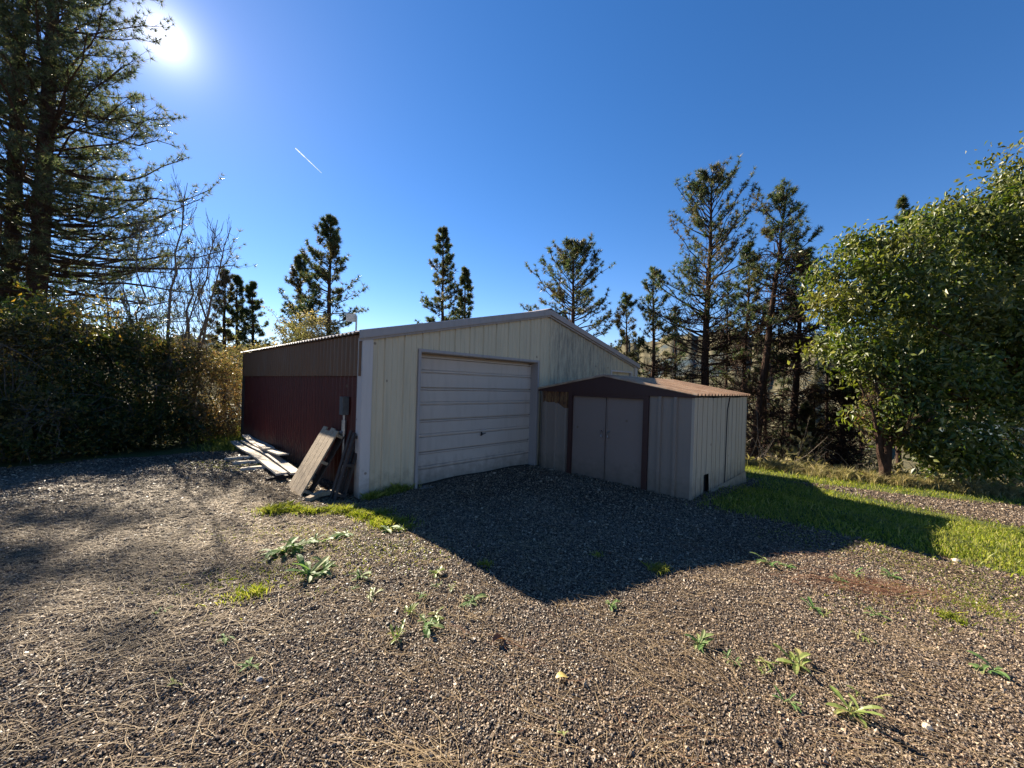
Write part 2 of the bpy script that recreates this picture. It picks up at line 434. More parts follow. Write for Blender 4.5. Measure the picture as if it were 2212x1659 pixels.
ribbed('front_wall', C0, U, NF, rib_ts(0.0, dl), rib_off, zbase, gable, M['cream'], garage)
ribbed('front_wall', C0, U, NF, rib_ts(dl, dr), rib_off, lambda t: dh, gable, M['cream'], garage)
ribbed('front_wall', C0, U, NF, rib_ts(dr, 6.45), rib_off, zbase, gable, M['cream'], garage)
ribbed('front_wall', C0, U, NF, rib_ts(6.45, 7.46), rib_off, lambda t: 2.02, gable, M['cream'], garage)
ribbed('front_wall', C0, U, NF, rib_ts(7.46, GW), rib_off, zbase, gable, M['cream'], garage)
# join the pieces of the front wall into ONE mesh
def join(objs, name):
    base = objs[0]; V = []; F = []; n = 0
    for o in objs:
        V += [np.array(v.co)+WL[o] for v in o.data.vertices]
        F += [tuple(i+n for i in p.vertices) for p in o.data.polygons]; n += len(o.data.vertices)
    m = base.data.materials[0]; par = base.parent
    for o in objs: bpy.data.objects.remove(o)
    return make(name, np.array(V), F, m, par)
join([o for o in list(garage.children) if o.name.startswith('front_wall')], 'front_wall')
def plate(mb, t0, t1, z0, z1, n0, n1, o=None, d=None, nn=None):
    o = C0 if o is None else o; d = U if d is None else d; nn = NF if nn is None else nn
    return mb.box(o+d*t0+nn*n0+Z*z0, d*(t1-t0), nn*(n1-n0), Z*(z1-z0))
MB_ = MB(); plate(MB_, -.035, .10, -.35, 2.19, .026, .042); plate(MB_, -.04, -.034, -.35, 2.19, -.12, .042)
MB_.build('corner_trim', M['trim'], garage)
MB_ = MB(); plate(MB_, GW-.10, GW+.035, -.35, 2.19, .026, .042); plate(MB_, GW+.034, GW+.04, -.35, 2.19, -.12, .042)
MB_.build('corner_trim', M['trim'], garage)
# fascia: two raking boards with a lower flange
for side in (0, 1):
    mb = MB()
    ta, tb = (-.10, GW/2) if side == 0 else (GW/2, GW+.10)
    za, zb = gable(ta), gable(tb)
    def pt(t, z, n): return C0+U*t+NF*n+Z*z
    for (n0, n1, z0, z1) in ((.05, .085, -.010, .098), (.028, .05, -.045, -.005)):
        V = [pt(ta, za+z0, n0), pt(tb, zb+z0, n0), pt(tb, zb+z1, n0), pt(ta, za+z1, n0), pt(ta, za+z0, n1), pt(tb, zb+z0, n1), pt(tb, zb+z1, n1), pt(ta, za+z1, n1)]
        mb.add(V, [(0, 1, 2, 3), (7, 6, 5, 4), (0, 4, 5, 1), (1, 5, 6, 2), (2, 6, 7, 3), (3, 7, 4, 0)])
    mb.build('fascia', M['fascia'], garage)
# roof sheets with ribs running down the slope
for side in (0, 1):
    V = []; F = []
    ta, tb = (-.08, GW/2) if side == 0 else (GW/2, GW+.08)
    per = .203; s = -.05; n = 0; prof = []
    while s < GL+.15:
        for e, h in ((0, 0), (.02, .022), (.05, .022), (.07, 0), (.13, 0)): prof.append((s+e, h))
        s += per
    for (s_, h) in prof:
        for t in (ta, tb): V.append(C0+U*t+W_*s_+Z*(gable(t)+.085+h))
    F = [(2*i, 2*i+1, 2*i+3, 2*i+2) for i in range(len(prof)-1)]
    k = len(V); V += [v-Z*.02 for v in V]; F += [tuple(j+k for j in f[::-1]) for f in F]
    make('roof', np.array(V), F, M['roof'], garage)
mb = MB()
for s0 in (0,):
    for sg in (-1, 1):
        a = C0+U*(GW/2)+NF*.08+Z*(gable(GW/2)+.135); b = C0+U*(GW/2+sg*.17)+NF*.08+Z*(gable(GW/2+sg*.17)+.115)
        L = W_*(GL+.2); mb.add([a, b, b+L, a+L, a-Z*.012, b-Z*.012, b+L-Z*.012, a+L-Z*.012], [(0, 1, 2, 3), (7, 6, 5, 4), (0, 4, 5, 1), (1, 5, 6, 2), (2, 6, 7, 3)])
mb.build('ridge_cap', M['fascia'], garage)
# left wall, corrugated, lower red sheets and upper tan sheets
def corr(amp, per): return lambda t: amp*math.sin(t*2*math.pi/per)
per = .15; ts = np.linspace(0, GL, int(GL/per*8))
ribbed('side_wall_lower', C0, W_, -U, ts, corr(.02, per), lambda t: -.6, lambda t: 1.69-.008*t, M['red'], garage)
ribbed('side_wall_upper', C0, W_, -U, ts, lambda t: .045+.02*math.sin(t*2*math.pi/per), lambda t: 1.665-.008*t, lambda t: 2.235, M['tan'], garage)
mb = MB(); plate(mb, -.06, .006, -.6, 2.2, -.005, .07, C0+W_*GL, W_, -U); mb.build('back_corner_trim', M['darkwood_shaded'], garage)
# corrugated overhanging sheet edge along the left eave
V = []; F = []
for i, t in enumerate(ts):
    h = 2.29+.012*math.sin(t*2*math.pi/.14)
    V += [C0+W_*t-U*.13+Z*(h-.035), C0+W_*t+U*.25+Z*(h+.05)]
    if i: F.append((2*i-2, 2*i, 2*i+1, 2*i-1))
k = len(V); V += [v-Z*.012 for v in V]; F += [tuple(j+k for j in f[::-1]) for f in F]
F += [(2*i-2, 2*i, 2*i+k, 2*i-2+k) for i in range(1, len(ts))]
make('eave_sheet', np.array(V), F, M['fascia'], garage)
# back and right walls
mb = MB(); plate(mb, 0, GL, -1.6, 2.2, -.06, 0, C0+U*GW, W_, U); mb.build('side_wall_plain', M['cream'], garage)
B0 = C0+W_*GL
make('back_wall', np.array([B0-Z*1.6, B0+U*GW-Z*1.6, B0+U*GW+Z*2.2, B0+U*GW/2+Z*3.08, B0+Z*2.2]), [(0, 4, 3, 2, 1)], M['cream'], garage)
# roll-up door
gd = empty('roll_up_door', C0+U*2.2, None); gd.parent = garage; gd.location = (C0+U*2.2-C0).tolist()
del gd  # (kept simple: the door is one mesh part below)
for o in list(bpy.data.objects):
    if o.name == 'roll_up_door': bpy.data.objects.remove(o)
rec = -.16
V = []; F = []
zs = [0.0]; prof = [(-.03, 0)]
h = (dh-.02)/4
for k in range(4):
    z0 = -.02+k*h
    mid = z0+h*.5
    prof += [(z0+.010, 0), (mid-.030, 0), (mid-.026, -.03), (mid-.012, -.03), (mid-.006, .004), (mid+.02, .004), (mid+.03, -.012), (mid+.034, 0), (z0+h-.045, 0), (z0+h-.04, -.014), (z0+h-.032, .012), (z0+h-.014, .012), (z0+h-.010, -.045), (z0+h+.002, -.045)]
prof += [(dh+.05, 0)]
for (z, n) in prof:
    V += [C0+U*(dl-.0)+NF*(rec+n)+Z*z, C0+U*(dr-.0)+NF*(rec+n)+Z*z]
F = [(2*i, 2*i+1, 2*i+3, 2*i+2) for i in range(len(prof)-1)]
door = make('roll_up_door', np.array(V), F, M['door'], garage)
mb = MB(); hp = C0+U*2.27+NF*(rec+.02)+Z*.70
mb.tube([hp-NF*.01, hp+NF*.045], .011); mb.tube([hp+NF*.04-U*.06-Z*.018, hp+NF*.045, hp+NF*.04+U*.06+Z*.012], .008)
mb.tube([hp-Z*.035+NF*.0, hp+Z*.035+NF*.0], .012)
mb.build('handle', M['black'], door)
mb = MB()
plate(mb, dl-.045, dl, -.2, dh+.045, -.02, .034); plate(mb, dr, dr+.045, -.2, dh+.045, -.02, .034)
plate(mb, dl, dr, dh, dh+.045, -.02, .032)
plate(mb, dr-.003, dr+.02, -.2, dh, rec-.03, -.021); plate(mb, dl-.02, dl+.003, -.2, dh, rec-.03, -.021); plate(mb, dl+.004, dr-.004, dh-.012, dh+.01, rec-.03, -.021)
mb.build('door_frame', M['fascia'], garage)
mb = MB(); plate(mb, dl+.01, dr-.01, -.25, -.02, rec-.05, .10); mb.build('door_threshold', M['concrete'], garage)
mb = MB(); plate(mb, 6.45, 7.46, -.3, 2.02, -.06, -.04); mb.build('small_door', M['cream'], garage)
mb = MB(); plate(mb, 6.40, 6.45, -.3, 2.06, -.03, .034); plate(mb, 7.46, 7.51, -.3, 2.06, -.03, .034); plate(mb, 6.45, 7.46, 2.02, 2.06, -.03, .032); mb.build('door_frame', M['trim'], garage)
# meter box and conduit on the red wall
mb = MB(); plate(mb, .42, .54, 1.10, 1.36, .022, .11, C0, W_, -U); mb.build('meter_box', M['greybox'], garage)
mb = MB(); c = C0+W_*.48-U*.06
mb.tube([c+Z*1.10, c+Z*.2], .02); mb.tube([c+Z*1.02, c+Z*.82], .034); mb.tube([c+Z*.84-U*.03, c+Z*.84-U*.065], .03); mb.build('conduit', M['steel'], garage)
mb = MB()
for q in range(5):
    t_ = .25+q*.004; mb.box(C0+U*(5+q*.1)+Z*0, U*.01, W_*.01, Z*.01)
# ---------------------------------------------------------------- shed
S0 = np.array([.60, 7.66, 0.0]); SA = np.array([.7165, -.6976, 0]); SB = np.array([.6976, .7165, 0])
SW, SD = 2.92, 3.0; SPK = 1.42
shed = empty('metal_shed', S0+Z*-.05, 'low grey metal shed with double doors and maroon gable beside the garage', 'shed')
def sgable(u): return 1.53+.27*(1-abs(u-SPK)/(SPK if u < SPK else SW-SPK))
def srib(t):
    for c in (.13, .38, .62, 2.42, 2.66):
        d = abs(t-c)
        if d < .02: return .04
        if d < .03: return .04*(.03-d)/.010
    return 0.0
def ts_for(a, b, cs):
    s = {a, b}
    for c in cs:
        for e in (-.031, -.0201, .0201, .031): s.add(c+e)
    return sorted(x for x in s if a <= x <= b)
CS = (.13, .38, .62, 2.42, 2.66)
fr1 = ribbed('front_panel', S0, SA, -SB, ts_for(.03, .70, CS), srib, lambda t: -.3, lambda t: 1.50, M['shedwall'], shed)
fr2 = ribbed('front_panel', S0, SA, -SB, ts_for(2.22, SW, CS), srib, lambda t: -.3, lambda t: 1.50, M['shedwall'], shed)
def splate(mb, u0, u1, z0, z1, n0, n1): return mb.box(S0+SA*u0-SB*n0+Z*z0, SA*(u1-u0), -SB*(n1-n0), Z*(z1-z0))
mb = MB(); splate(mb, .685, .765, -.3, 1.50, -.02, .035); mb.build('door_post', M['maroon'], shed)
mb = MB(); splate(mb, 2.15, 2.24, -.3, 1.50, -.02, .035); mb.build('door_post', M['maroon'], shed)
mb = MB(); splate(mb, .765, 2.15, 1.44, 1.50, -.02, .03); mb.build('door_header', M['maroon'], shed)
for k, (a, b, hx) in enumerate(((.768, 1.447, 1.40), (1.466, 2.147, 1.51))):
    mb = MB(); splate(mb, a, b, -.03, 1.437, -.045, -.025)
    for (x0, x1) in ((a, a+.018), (b-.018, b)): splate(mb, x0, x1, -.025, 1.43, -.025, -.014)
    d = mb.build('door', M['sheddoor'], shed)
    hm = MB(); c = S0+SA*hx+SB*.02+Z*.80
    sg = -1 if k == 0 else 1
    hm.tube([c-SA*.02*sg*-1+Z*.06, c-SB*.045+Z*.045+SA*.008*sg, c-SB*.045-Z*.045+SA*.008*sg, c+SA*.02*sg-Z*.06], .011); hm.build('handle', M['steel'], d)
mb = MB(); splate(mb, .70, 2.22, -.14, -.03, -.06, .03); mb.build('sill', M['shedwall'], shed)
# gable header
V = []
for n_ in (.04, .02):
    V += [S0-SA*.05-SB*n_+Z*1.50, S0+SA*(SW+.03)-SB*n_+Z*1.50, S0+SA*(SW+.03)-SB*n_+Z*1.545, S0+SA*SPK-SB*n_+Z*1.80, S0-SA*.05-SB*n_+Z*1.545]
make('gable', np.array(V), [(0, 1, 2, 3, 4), (9, 8, 7, 6, 5), (0, 5, 6, 1), (1, 6, 7, 2), (2, 7, 8, 3), (3, 8, 9, 4), (4, 9, 5, 0)], M['maroon'], shed)
# rust patch: thin flaked sheet with ragged lower edge, over the left panel
rng = np.random.default_rng(3)
V = []; F = []; us = ts_for(.045, .684, CS)
for i, u in enumerate(us):
    low = 1.30-.1*ss(.35, .55, u)+rng.uniform(-.02, .02)
    off = srib(u)+.003
    V += [S0+SA*u-SB*off+Z*low, S0+SA*u-SB*off+Z*1.499]
    if i: F.append((2*i-2, 2*i, 2*i+1, 2*i-1))
make('rust_patch', np.array(V), F, M['rust'], shed)
# right side wall, ribbed, with torn hole at the base
SE = S0+SA*SW
scs = [.16+.232*i for i in range(13)]
def soff(t):
    for c in scs:
        d = abs(t-c)
        if d < .009: return -.035
        if d < .016: return -.035*(.016-d)/.007
    return .006*math.sin(t*9)
def szb(t):
    return -.42
hole0, hole1 = .50, .84
tsd = sorted(set([0, SD, hole0, hole0+.04, hole1, hole1-.1]+[c+e for c in scs for e in (-.016, -.009, .009, .016) if 0 < c+e < SD]+list(np.linspace(0, SD, 40))))
def shole(t):
    if hole0 <= t <= hole1:
        if t < hole0+.04: return -.42+(.70)*(t-hole0)/.04
        if t > hole1-.1: return -.42+.70*(hole1-t)/.1
        return .28
    return szb(t)
ribbed('side_wall', SE, SB, SA, tsd, soff, shole, lambda t: 1.50+.004*math.sin(t*5), M['shedside'], shed)
mb = MB(); mb.box(SE-SA*.06+SB*.02-Z*.4, -SA*.02, SB*(SD-.04), Z*1.85); mb.build('dark_backing', M['black'], shed)  # near-black sheet added behind the hole, shade of the inside in its colour
mb = MB(); p0 = SE+SA*.012+SB*1.62
mb.tube([p0+SB*.14+Z*1.5, p0+SB*.02+Z*1.28, p0+Z*1.0, p0-SB*.01+Z*.5, p0-SB*.03-Z*.15], .008, 6); mb.build('sheet_gap', M['black'], shed)
mb = MB(); mb.box(SE-SA*.03-SB*.006-Z*.4, SA*.038, SB*.03, Z*1.9); mb.build('corner_trim', M['shedside'], shed)
# skirting bent at the base of the right wall
V = []; F = []
for i, t in enumerate(np.linspace(.82, SD, 16)):
    a = SE+SB*t; V += [a+SA*(.02)+Z*.0, a+SA*(.05+.02*math.sin(t*7))-Z*.42]
    if i: F.append((2*i-2, 2*i, 2*i+1, 2*i-1))
make('skirting', np.array(V), F, M['shedside'], shed)
mb = MB(); mb.box(S0+SB*SD-Z*.4, SA*SW, SB*.01, Z*1.9); mb.box(S0-Z*.4, SA*.01, SB*SD, Z*1.9); mb.build('rear_walls', M['shedwall'], shed)
for sd in (0, 1):
    V = []; prof = []; s = -.06
    while s < SD+.08:
        prof += [(s, 0), (s+.015, .028), (s+.045, .028), (s+.06, 0)]; s += .16
    ua, ub = (-.06, SPK) if sd == 0 else (SPK, SW+.06)
    za = 1.55-.011; zz = lambda u: (1.55+.265*(1-abs(u-SPK)/(SPK if u < SPK else SW-SPK)))
    for s_, hh in prof:
        for u in (ua, ub): V.append(S0+SA*u+SB*s_+Z*(zz(u)+hh))
    F = [(2*i, 2*i+1, 2*i+3, 2*i+2) for i in range(len(prof)-1)]
    k = len(V); V += [v-Z*.012 for v in V]; F += [tuple(j+k for j in f[::-1]) for f in F]
    F += [(2*i+1, 2*i+3, 2*i+3+k, 2*i+1+k) for i in range(len(prof)-1)]+[(0, 1, 1+k, k)]
    make('roof', np.array(V), F, M['shedroof'], shed)
# ---------------------------------------------------------------- planks and pallets
def gnd(x, y): return float(terr(x, y))
def plank(name, a, b, w, th, lift, label, m, group=None, bow=0.0, wdir=None, cat='plank'):
    a = np.array(a, float); b = np.array(b, float); d = nrm((b-a)*np.array([1, 1, 0.0])); s = np.array([-d[1], d[0], 0])
    n = 10; V = []; F = []
    for i in range(n+1):
        q = i/n; p = a*(1-q)+b*q; z = gnd(*p[:2])+lift[0]*(1-q)+lift[1]*q+bow*(4*(q-.5)**2)
        sag = s*.02*math.sin(q*3)
        for (e, h) in ((-w/2, 0), (w/2, 0), (w/2, th), (-w/2, th)): V.append(np.array([p[0], p[1], z+h])+s*e+sag)
    for i in range(n):
        for j in range(4): F.append((4*i+j, 4*i+(j+1) % 4, 4*i+4+(j+1) % 4, 4*i+4+j))
    F += [(3, 2, 1, 0), (4*n, 4*n+1, 4*n+2, 4*n+3)]
    o = make(name, np.array(V), F, m, origin=(a[0], a[1], gnd(a[0], a[1])))
    return tag(o, label, cat, group)
g = 'weathered boards lying by the red wall'
A0, A1 = gp(505, 966), gp(608, 1040)
B0_, B1 = gp(512, 962), gp(630, 1030)
plank('plank', A0, A1, .15, .03, (.10, .07), 'longest grey weathered board, nearest the camera in the pile along the red wall', M['plank'], g, .03)
plank('plank', A0+np.array([.16, .12, 0]), A1+np.array([.15, .13, 0]), .15, .03, (.11, .07), 'grey weathered board lying snug behind the longest one in the pile', M['plank'], g, .02)
plank('plank', gp(530, 962), gp(612, 1010), .16, .025, (.15, .12), 'bowed pale grey board on top of the pile beside the red wall', M['plank'], g, .10)
plank('plank', gp(545, 960), gp(580, 990), .2, .025, (.17, .16), 'short wide grey board at the wall side of the pile', M['plank'], g, .02)
for (x0, y0, x1, y1, lb) in ((488, 994, 545, 990, 'short crosspiece under the far end of the grey boards'),
                             (505, 1003, 565, 1000, 'short crosspiece second from the far end under the grey boards'),
                             (520, 1017, 580, 1012, 'short crosspiece jutting out halfway along the grey boards'),
                             (575, 1040, 625, 1032, 'dark crosspiece under the near end of the grey boards')):
    plank('crosspiece', gp(x0, y0), gp(x1, y1), .09, .05, (0, 0), lb, M['plank'] if x0 < 570 else M['darkwood_shaded'], 'crosspieces under the board pile')
def pallet(s0, s1, out0, out1, hgt, nsl, gap, m, label, zb=0.0, back=True):
    base = C0+W_*s0-U*out0; base[2] = gnd(base[0], base[1])+zb
    r = empty('pallet', base, label, 'pallet')
    top = C0+W_*s0-U*out1+Z*hgt
    upv = top-base; L = np.linalg.norm(upv); up = upv/L; nn = nrm(np.cross(up, W_));
    if np.dot(nn, -U) < 0: nn = -nn
    w = (s1-s0-gap*(nsl-1))/nsl
    for i in range(nsl):
        mb = MB(); e = .015*math.sin(i*2.3)
        mb.box(base+W_*(i*(w+gap))+up*e, W_*w, up*(L+e), nn*.02); mb.build('slat', m, r)
    for q in (.06, .5, .92):
        mb = MB(); mb.box(base+up*(L*q)-nn*.091-W_*.0, W_*(s1-s0), up*.04, nn*.09); mb.build('stringer', M['darkwood_shaded'] if not back else m, r)
    for i in (0, nsl-1):
        mb = MB(); mb.box(base+W_*(i*(w+gap))-nn*.112, W_*w, up*L, nn*.02); mb.build('slat', M['darkwood_shaded'], r)
    return r
pallet(.46, 1.06, .60, .13, .86, 4, .008, M['pallet'], 'pale brown slatted pallet leaning against the red wall', 0)
pallet(.05, .24, .30, .06, .88, 2, .06, M['darkwood_shaded'], 'pallet coloured dark as if in shade, leaning in the corner next to the cream wall')  # second pallet: shade put into the wood colour
# loose chunks behind the pallet
for (t, o_, a, lb) in ((.40, .50, .5, 'short broken wood block lying on the ground between the two pallets'), (.25, .62, 1.3, 'small wood scrap lying in front of the dark pallet')):
    c = C0+W_*t-U*o_; c[2] = gnd(c[0], c[1])
    d = np.array([math.cos(a), math.sin(a), .1]); s = nrm(np.cross(d, Z))
    mb = MB(); mb.box(c, d*.28, s*.08, Z*.05); tag(mb.build('wood_scrap', M['pallet'], origin=c), lb, 'wood scrap')
# backboard on a pole behind the roof
bp = P(770, 725, 13.0); gx_ = gnd(bp[0], bp[1])
r = empty('board_on_pole', (bp[0], bp[1], gx_), 'pale rectangular board on a thin pole showing above the garage roof', 'backboard')
tp = P(770, 685, 13.0)
mb = MB(); mb.tube([(tp[0], tp[1], gx_), (tp[0], tp[1], tp[2]+.05)], .03); mb.build('pole', M['steel'], r)
mb = MB(); mb.box((tp[0]-.33, tp[1]-.05, tp[2]-.16), (.31, .10, 0), (-.010, .025, 0), (0, 0, .27)); mb.build('board', M['board'], r)
# ---------------------------------------------------------------- vegetation
def tufts(c, d, size, n, w, rng):
    """needle brushes: c,d (M,3), size (M,) -> triangle soup"""
    Mn = len(c)
    dr = nrm(rng.normal(size=(Mn, n, 3)))+d[:, None]*.75
    dr = nrm(dr); ln = size[:, None, None]*rng.uniform(.65, 1.1, (Mn, n, 1))
    side = nrm(np.cross(dr, rng.normal(size=(Mn, n, 3))))*w
    o = c[:, None]+dr*.01
    V = np.stack([o-side*.6, o+side*.6, o+dr*ln], 2)
    V = V.reshape(-1, 3); k = np.arange(len(V)//3)[:, None]*3
    F = k+np.array([[0, 1, 2]])
    return V, F
def pine(base, top, r0, rad, seed, label, crown0=.35, nb=70, ntw=8, tsz=.17, nn=13, w=.022, dead=14, group='pine trees beyond the garage', prof=.75, mat_='needle', up=.25, cat='pine tree', curve=.35, azw=None, tdens=1.0):
    rng = np.random.default_rng(seed)
    base = np.array(base, float); top = np.array(top, float); H = np.linalg.norm(top-base)
    r = empty('pine_tree', base, label, cat, group)
    ks = np.linspace(0, 1, 16)[:, None]
    tr = base*(1-ks)+top*ks; wob = np.cumsum(rng.normal(size=(16, 3))*.012*H/8, 0); wob -= ks*wob[-1]; wob[:, 2] = 0; tr = tr+wob
    rr = r0*(1-ks[:, 0])**.85+.012
    V, F = tubes(tr[None], rr[None], 9); make('trunk', V, F, M['bark'], r, smooth=True)
    def tp(s): 
        i = np.clip(s*15, 0, 14.999); a = i.astype(int); f = (i-a)[:, None]; return tr[a]*(1-f)+tr[a+1]*f
    s = crown0+(1-crown0)*np.linspace(0, 1, nb)**.9*.985+rng.normal(size=nb)*.004
    s = np.clip(s, .02, .985)
    az = rng.uniform(0, 2*math.pi, nb) if azw is None else rng.uniform(azw[0], azw[1], nb)
    q = (s-crown0)/(1-crown0)
    L = rad*np.clip((1-q)**prof, .05, 1)*rng.uniform(.42, 1.22, nb)*np.where(q < .12, .8, 1)
    out = np.stack([np.cos(az), np.sin(az), np.zeros(nb)], 1)
    tau = np.linspace(0, 1, 7)[None, :, None]
    upa = (up*(rng.uniform(.2, 1.5, nb))+.9*q**2)[:, None, None]; crv = (curve*rng.uniform(.3, 1.4, nb)*(1-q*.5))[:, None, None]
    o = tp(s)[:, None]
    voff = L[:, None, None]*(upa-.25*(1-q)[:, None, None]+crv); rem = ((1-s)*H+.12)[:, None, None]
    vsc = np.minimum(1, rem/np.maximum(voff, .01))
    B = o+out[:, None]*L[:, None, None]*tau+np.array([0, 0, 1.0])*L[:, None, None]*(upa*tau-.25*(1-q)[:, None, None]*tau+crv*tau**2)*vsc
    B = B+rng.normal(size=B.shape)*.03*L[:, None, None]*tau
    br = (.012+.012*L)[:, None]*(1-.8*tau[:, :, 0])
    Vb, Fb = tubes(B, br, 4)
    # twigs
    ti = np.repeat(np.arange(nb), ntw); tt = rng.uniform(.25, 1.0, nb*ntw)**.75
    i = tt*6*.9999; a = i.astype(int); f = (i-a)[:, None]
    p0 = B[ti, a]*(1-f)+B[ti, np.minimum(a+1, 6)]*f
    dB = nrm(B[ti, np.minimum(a+1, 6)]-B[ti, a])
    sd = nrm(np.cross(dB, np.array([0, 0, 1.0])))*np.where(rng.random(nb*ntw) < .5, -1, 1)[:, None]
    td = nrm(dB*.8+sd*rng.uniform(.2, 1.0, (nb*ntw, 1))+np.array([0, 0, 1.0])*rng.uniform(-.05, .6, (nb*ntw, 1)))
    tl = (L[ti]*rng.uniform(.10, .26, nb*ntw)*(1.25-tt*.6)+.10)[:, None]
    p1 = p0+td*tl*.55+rng.normal(size=p0.shape)*.02; p2 = p0+td*tl+np.array([0, 0, 1.0])*tl*.18
    T = np.stack([p0, p1, p2], 1); tr_ = np.broadcast_to(np.array([[.009, .007, .005]]), (len(T), 3))
    Vt, Ft = tubes(T, tr_, 3)
    allV = [Vb, Vt]; allF = [Fb, Ft+len(Vb)]
    # dead stubs under the crown
    if dead:
        sdh = rng.uniform(.12, crown0+.25, dead); az2 = rng.uniform(0, 6.28, dead); L2 = rad*rng.uniform(.3, .95, dead)
        o2 = tp(sdh)[:, None]; out2 = np.stack([np.cos(az2), np.sin(az2), np.zeros(dead)], 1)[:, None]
        D2 = o2+out2*L2[:, None, None]*tau+np.array([0, 0, 1.0])*L2[:, None, None]*(rng.uniform(-.3, .25, dead)[:, None, None]*tau-.15*tau+.25*tau**2)
        D2 = D2+rng.normal(size=D2.shape)*.025*L2[:, None, None]
        V2, F2 = tubes(D2, (.02*(1-.85*tau[:, :, 0]))*np.ones((dead, 1)), 4)
        allF.append(F2+sum(map(len, allV))); allV.append(V2)
        # fine side twigs on the dead limbs
        n3 = dead*16; di = np.repeat(np.arange(dead), 16); t3 = rng.uniform(.25, .95, n3); i3 = (t3*6).astype(int)
        q0 = D2[di, i3]; dd = nrm(D2[di, np.minimum(i3+1, 6)]-q0+rng.normal(size=(n3, 3))*.18)
        q1 = q0+nrm(dd+rng.normal(size=(n3, 3))*.3)*.32*rng.uniform(.4, 1.4, (n3, 1)); q2 = q1+nrm(dd+rng.normal(size=(n3, 3))*.5)*.3
        V3, F3 = tubes(np.stack([q0, q1, q2], 1), np.broadcast_to(np.array([[.012, .010, .007]]), (n3, 3)), 3)
        allF.append(F3+sum(map(len, allV))); allV.append(V3)
    make('branches', np.concatenate(allV), np.concatenate(allF), M['bark'], r)
    c = np.concatenate([p2, p1, B[:, -1], B[:, -2]]); dd = np.concatenate([td, td, nrm(B[:, -1]-B[:, -2]), nrm(B[:, -1]-B[:, -3])])
    keep = rng.random(len(c)) < tdens*np.concatenate([np.full(len(p2), .95), np.full(len(p1), .6), np.ones(2*nb)])
    c = c[keep]; dd = dd[keep]
    # leader
    kk = 14; lt = tp(np.linspace(.93, 1, kk)); c = np.concatenate([c, lt]); dd = np.concatenate([dd, np.tile([0, 0, 1.0], (kk, 1))])
    V, F = tufts(c, nrm(dd), tsz*rng.uniform(.75, 1.25, len(c)), int(nn*1.6), w*.85, rng)
    make('crown', V, F, M[mat_], r)
    return r
def ptree(pxb, pxt, pyt, Y, radpx, r0, seed, label, bz=None, **kw):
    """pine whose trunk crosses eye level at pxb and whose tip is at (pxt,pyt), at depth Y"""
    b = P(pxb, 1000, Y); gz = gnd(b[0], b[1]); t = P(pxt, pyt, Y)
    b[2] = gz-.1
    if bz is not None: b[2] = bz
    return pine(b, t, r0, radpx/K*Y, seed, label, **kw)
DIST = 'tall pines beyond the terrace'
# left distant group
ptree(478, 486, 585, 22, 52, .14, 11, 'dark dense pine, leftmost of the three clustered left of the garage', crown0=.18, nb=80, w=.026, tsz=.18, dead=6, group=DIST)
ptree(508, 512, 600, 22.6, 42, .13, 12, 'dark narrow pine in the middle of the three clustered left of the garage', crown0=.18, nb=76, w=.026, tsz=.18, dead=6, group=DIST)
ptree(542, 545, 612, 21.5, 42, .13, 13, 'dark pine, rightmost and shortest of the three clustered left of the garage', crown0=.2, nb=72, w=.026, tsz=.18, dead=6, group=DIST)
ptree(645, 650, 553, 22, 66, .14, 14, 'pale hazy pine just left of the taller pointed one behind the corrugated wall', crown0=.2, nb=90, ntw=9, w=.026, tsz=.18, dead=6, group=DIST)
ptree(703, 716, 470, 19, 88, .16, 15, 'tall pointed pine behind the left end of the garage roof', crown0=.3, nb=95, ntw=9, w=.026, tsz=.2, dead=6, group=DIST, prof=.8)
ptree(955, 957, 494, 20, 52, .13, 16, 'slim pointed pine behind the middle of the garage roof', crown0=.35, nb=80, w=.03, tsz=.18, dead=0, group=DIST, prof=.8)
ptree(1002, 1004, 583, 20.5, 44, .12, 17, 'short slim pine just right of the slim pointed one behind the roof', crown0=.35, nb=66, w=.03, tsz=.18, dead=0, group=DIST, prof=.8)
ptree(1232, 1240, 540, 17, 108, .17, 18, 'broad bushy pine standing behind the roof ridge', crown0=.45, nb=90, ntw=9, w=.024, tsz=.17, dead=8, group=DIST, prof=.5, up=.45)
ptree(1352, 1353, 640, 17, 62, .08, 19, 'small thin pine behind the right slope of the garage roof', crown0=.3, nb=50, ntw=6, w=.022, tsz=.15, dead=14, group=DIST)
ptree(1408, 1412, 580, 16.5, 80, .11, 20, 'sparse thin pine left of the tallest pine', crown0=.3, nb=66, ntw=6, w=.022, tsz=.14, dead=55, group=DIST)
ptree(1517, 1538, 386, 15, 128, .19, 21, 'tallest pine with thick black trunk behind the shed', crown0=.38, nb=118, ntw=8, w=.020, tsz=.16, dead=85, group=DIST, prof=.5, up=.6)
ptree(1606, 1620, 530, 16, 75, .11, 22, 'thin straight pine between the tallest and the leaning one', crown0=.4, nb=80, ntw=7, w=.022, tsz=.15, dead=60, group=DIST)
b = P(1622, 1000, 12.5); b[2] = gnd(b[0], b[1])-.2
pine(b, P(1700, 424, 12.5),   .15, 88/K*12.5, 23, 'leaning pine with bare black trunk rising beside the shed corner', crown0=.55, nb=60, ntw=8, w=.018, tsz=.14, dead=60, group=DIST, prof=.45, up=.3)
ptree(1704, 1740, 545, 13.5, 82, .15, 24, 'straight pine with bare lower trunk right of the leaning one', crown0=.5, nb=64, ntw=8, w=.02, tsz=.15, dead=75, group=DIST)
ptree(1757, 1760, 838, 14, 48, .09, 25, 'short dark pine under the edge of the leafy tree', crown0=.15, nb=44, ntw=6, w=.020, tsz=.14, dead=10, group=DIST)
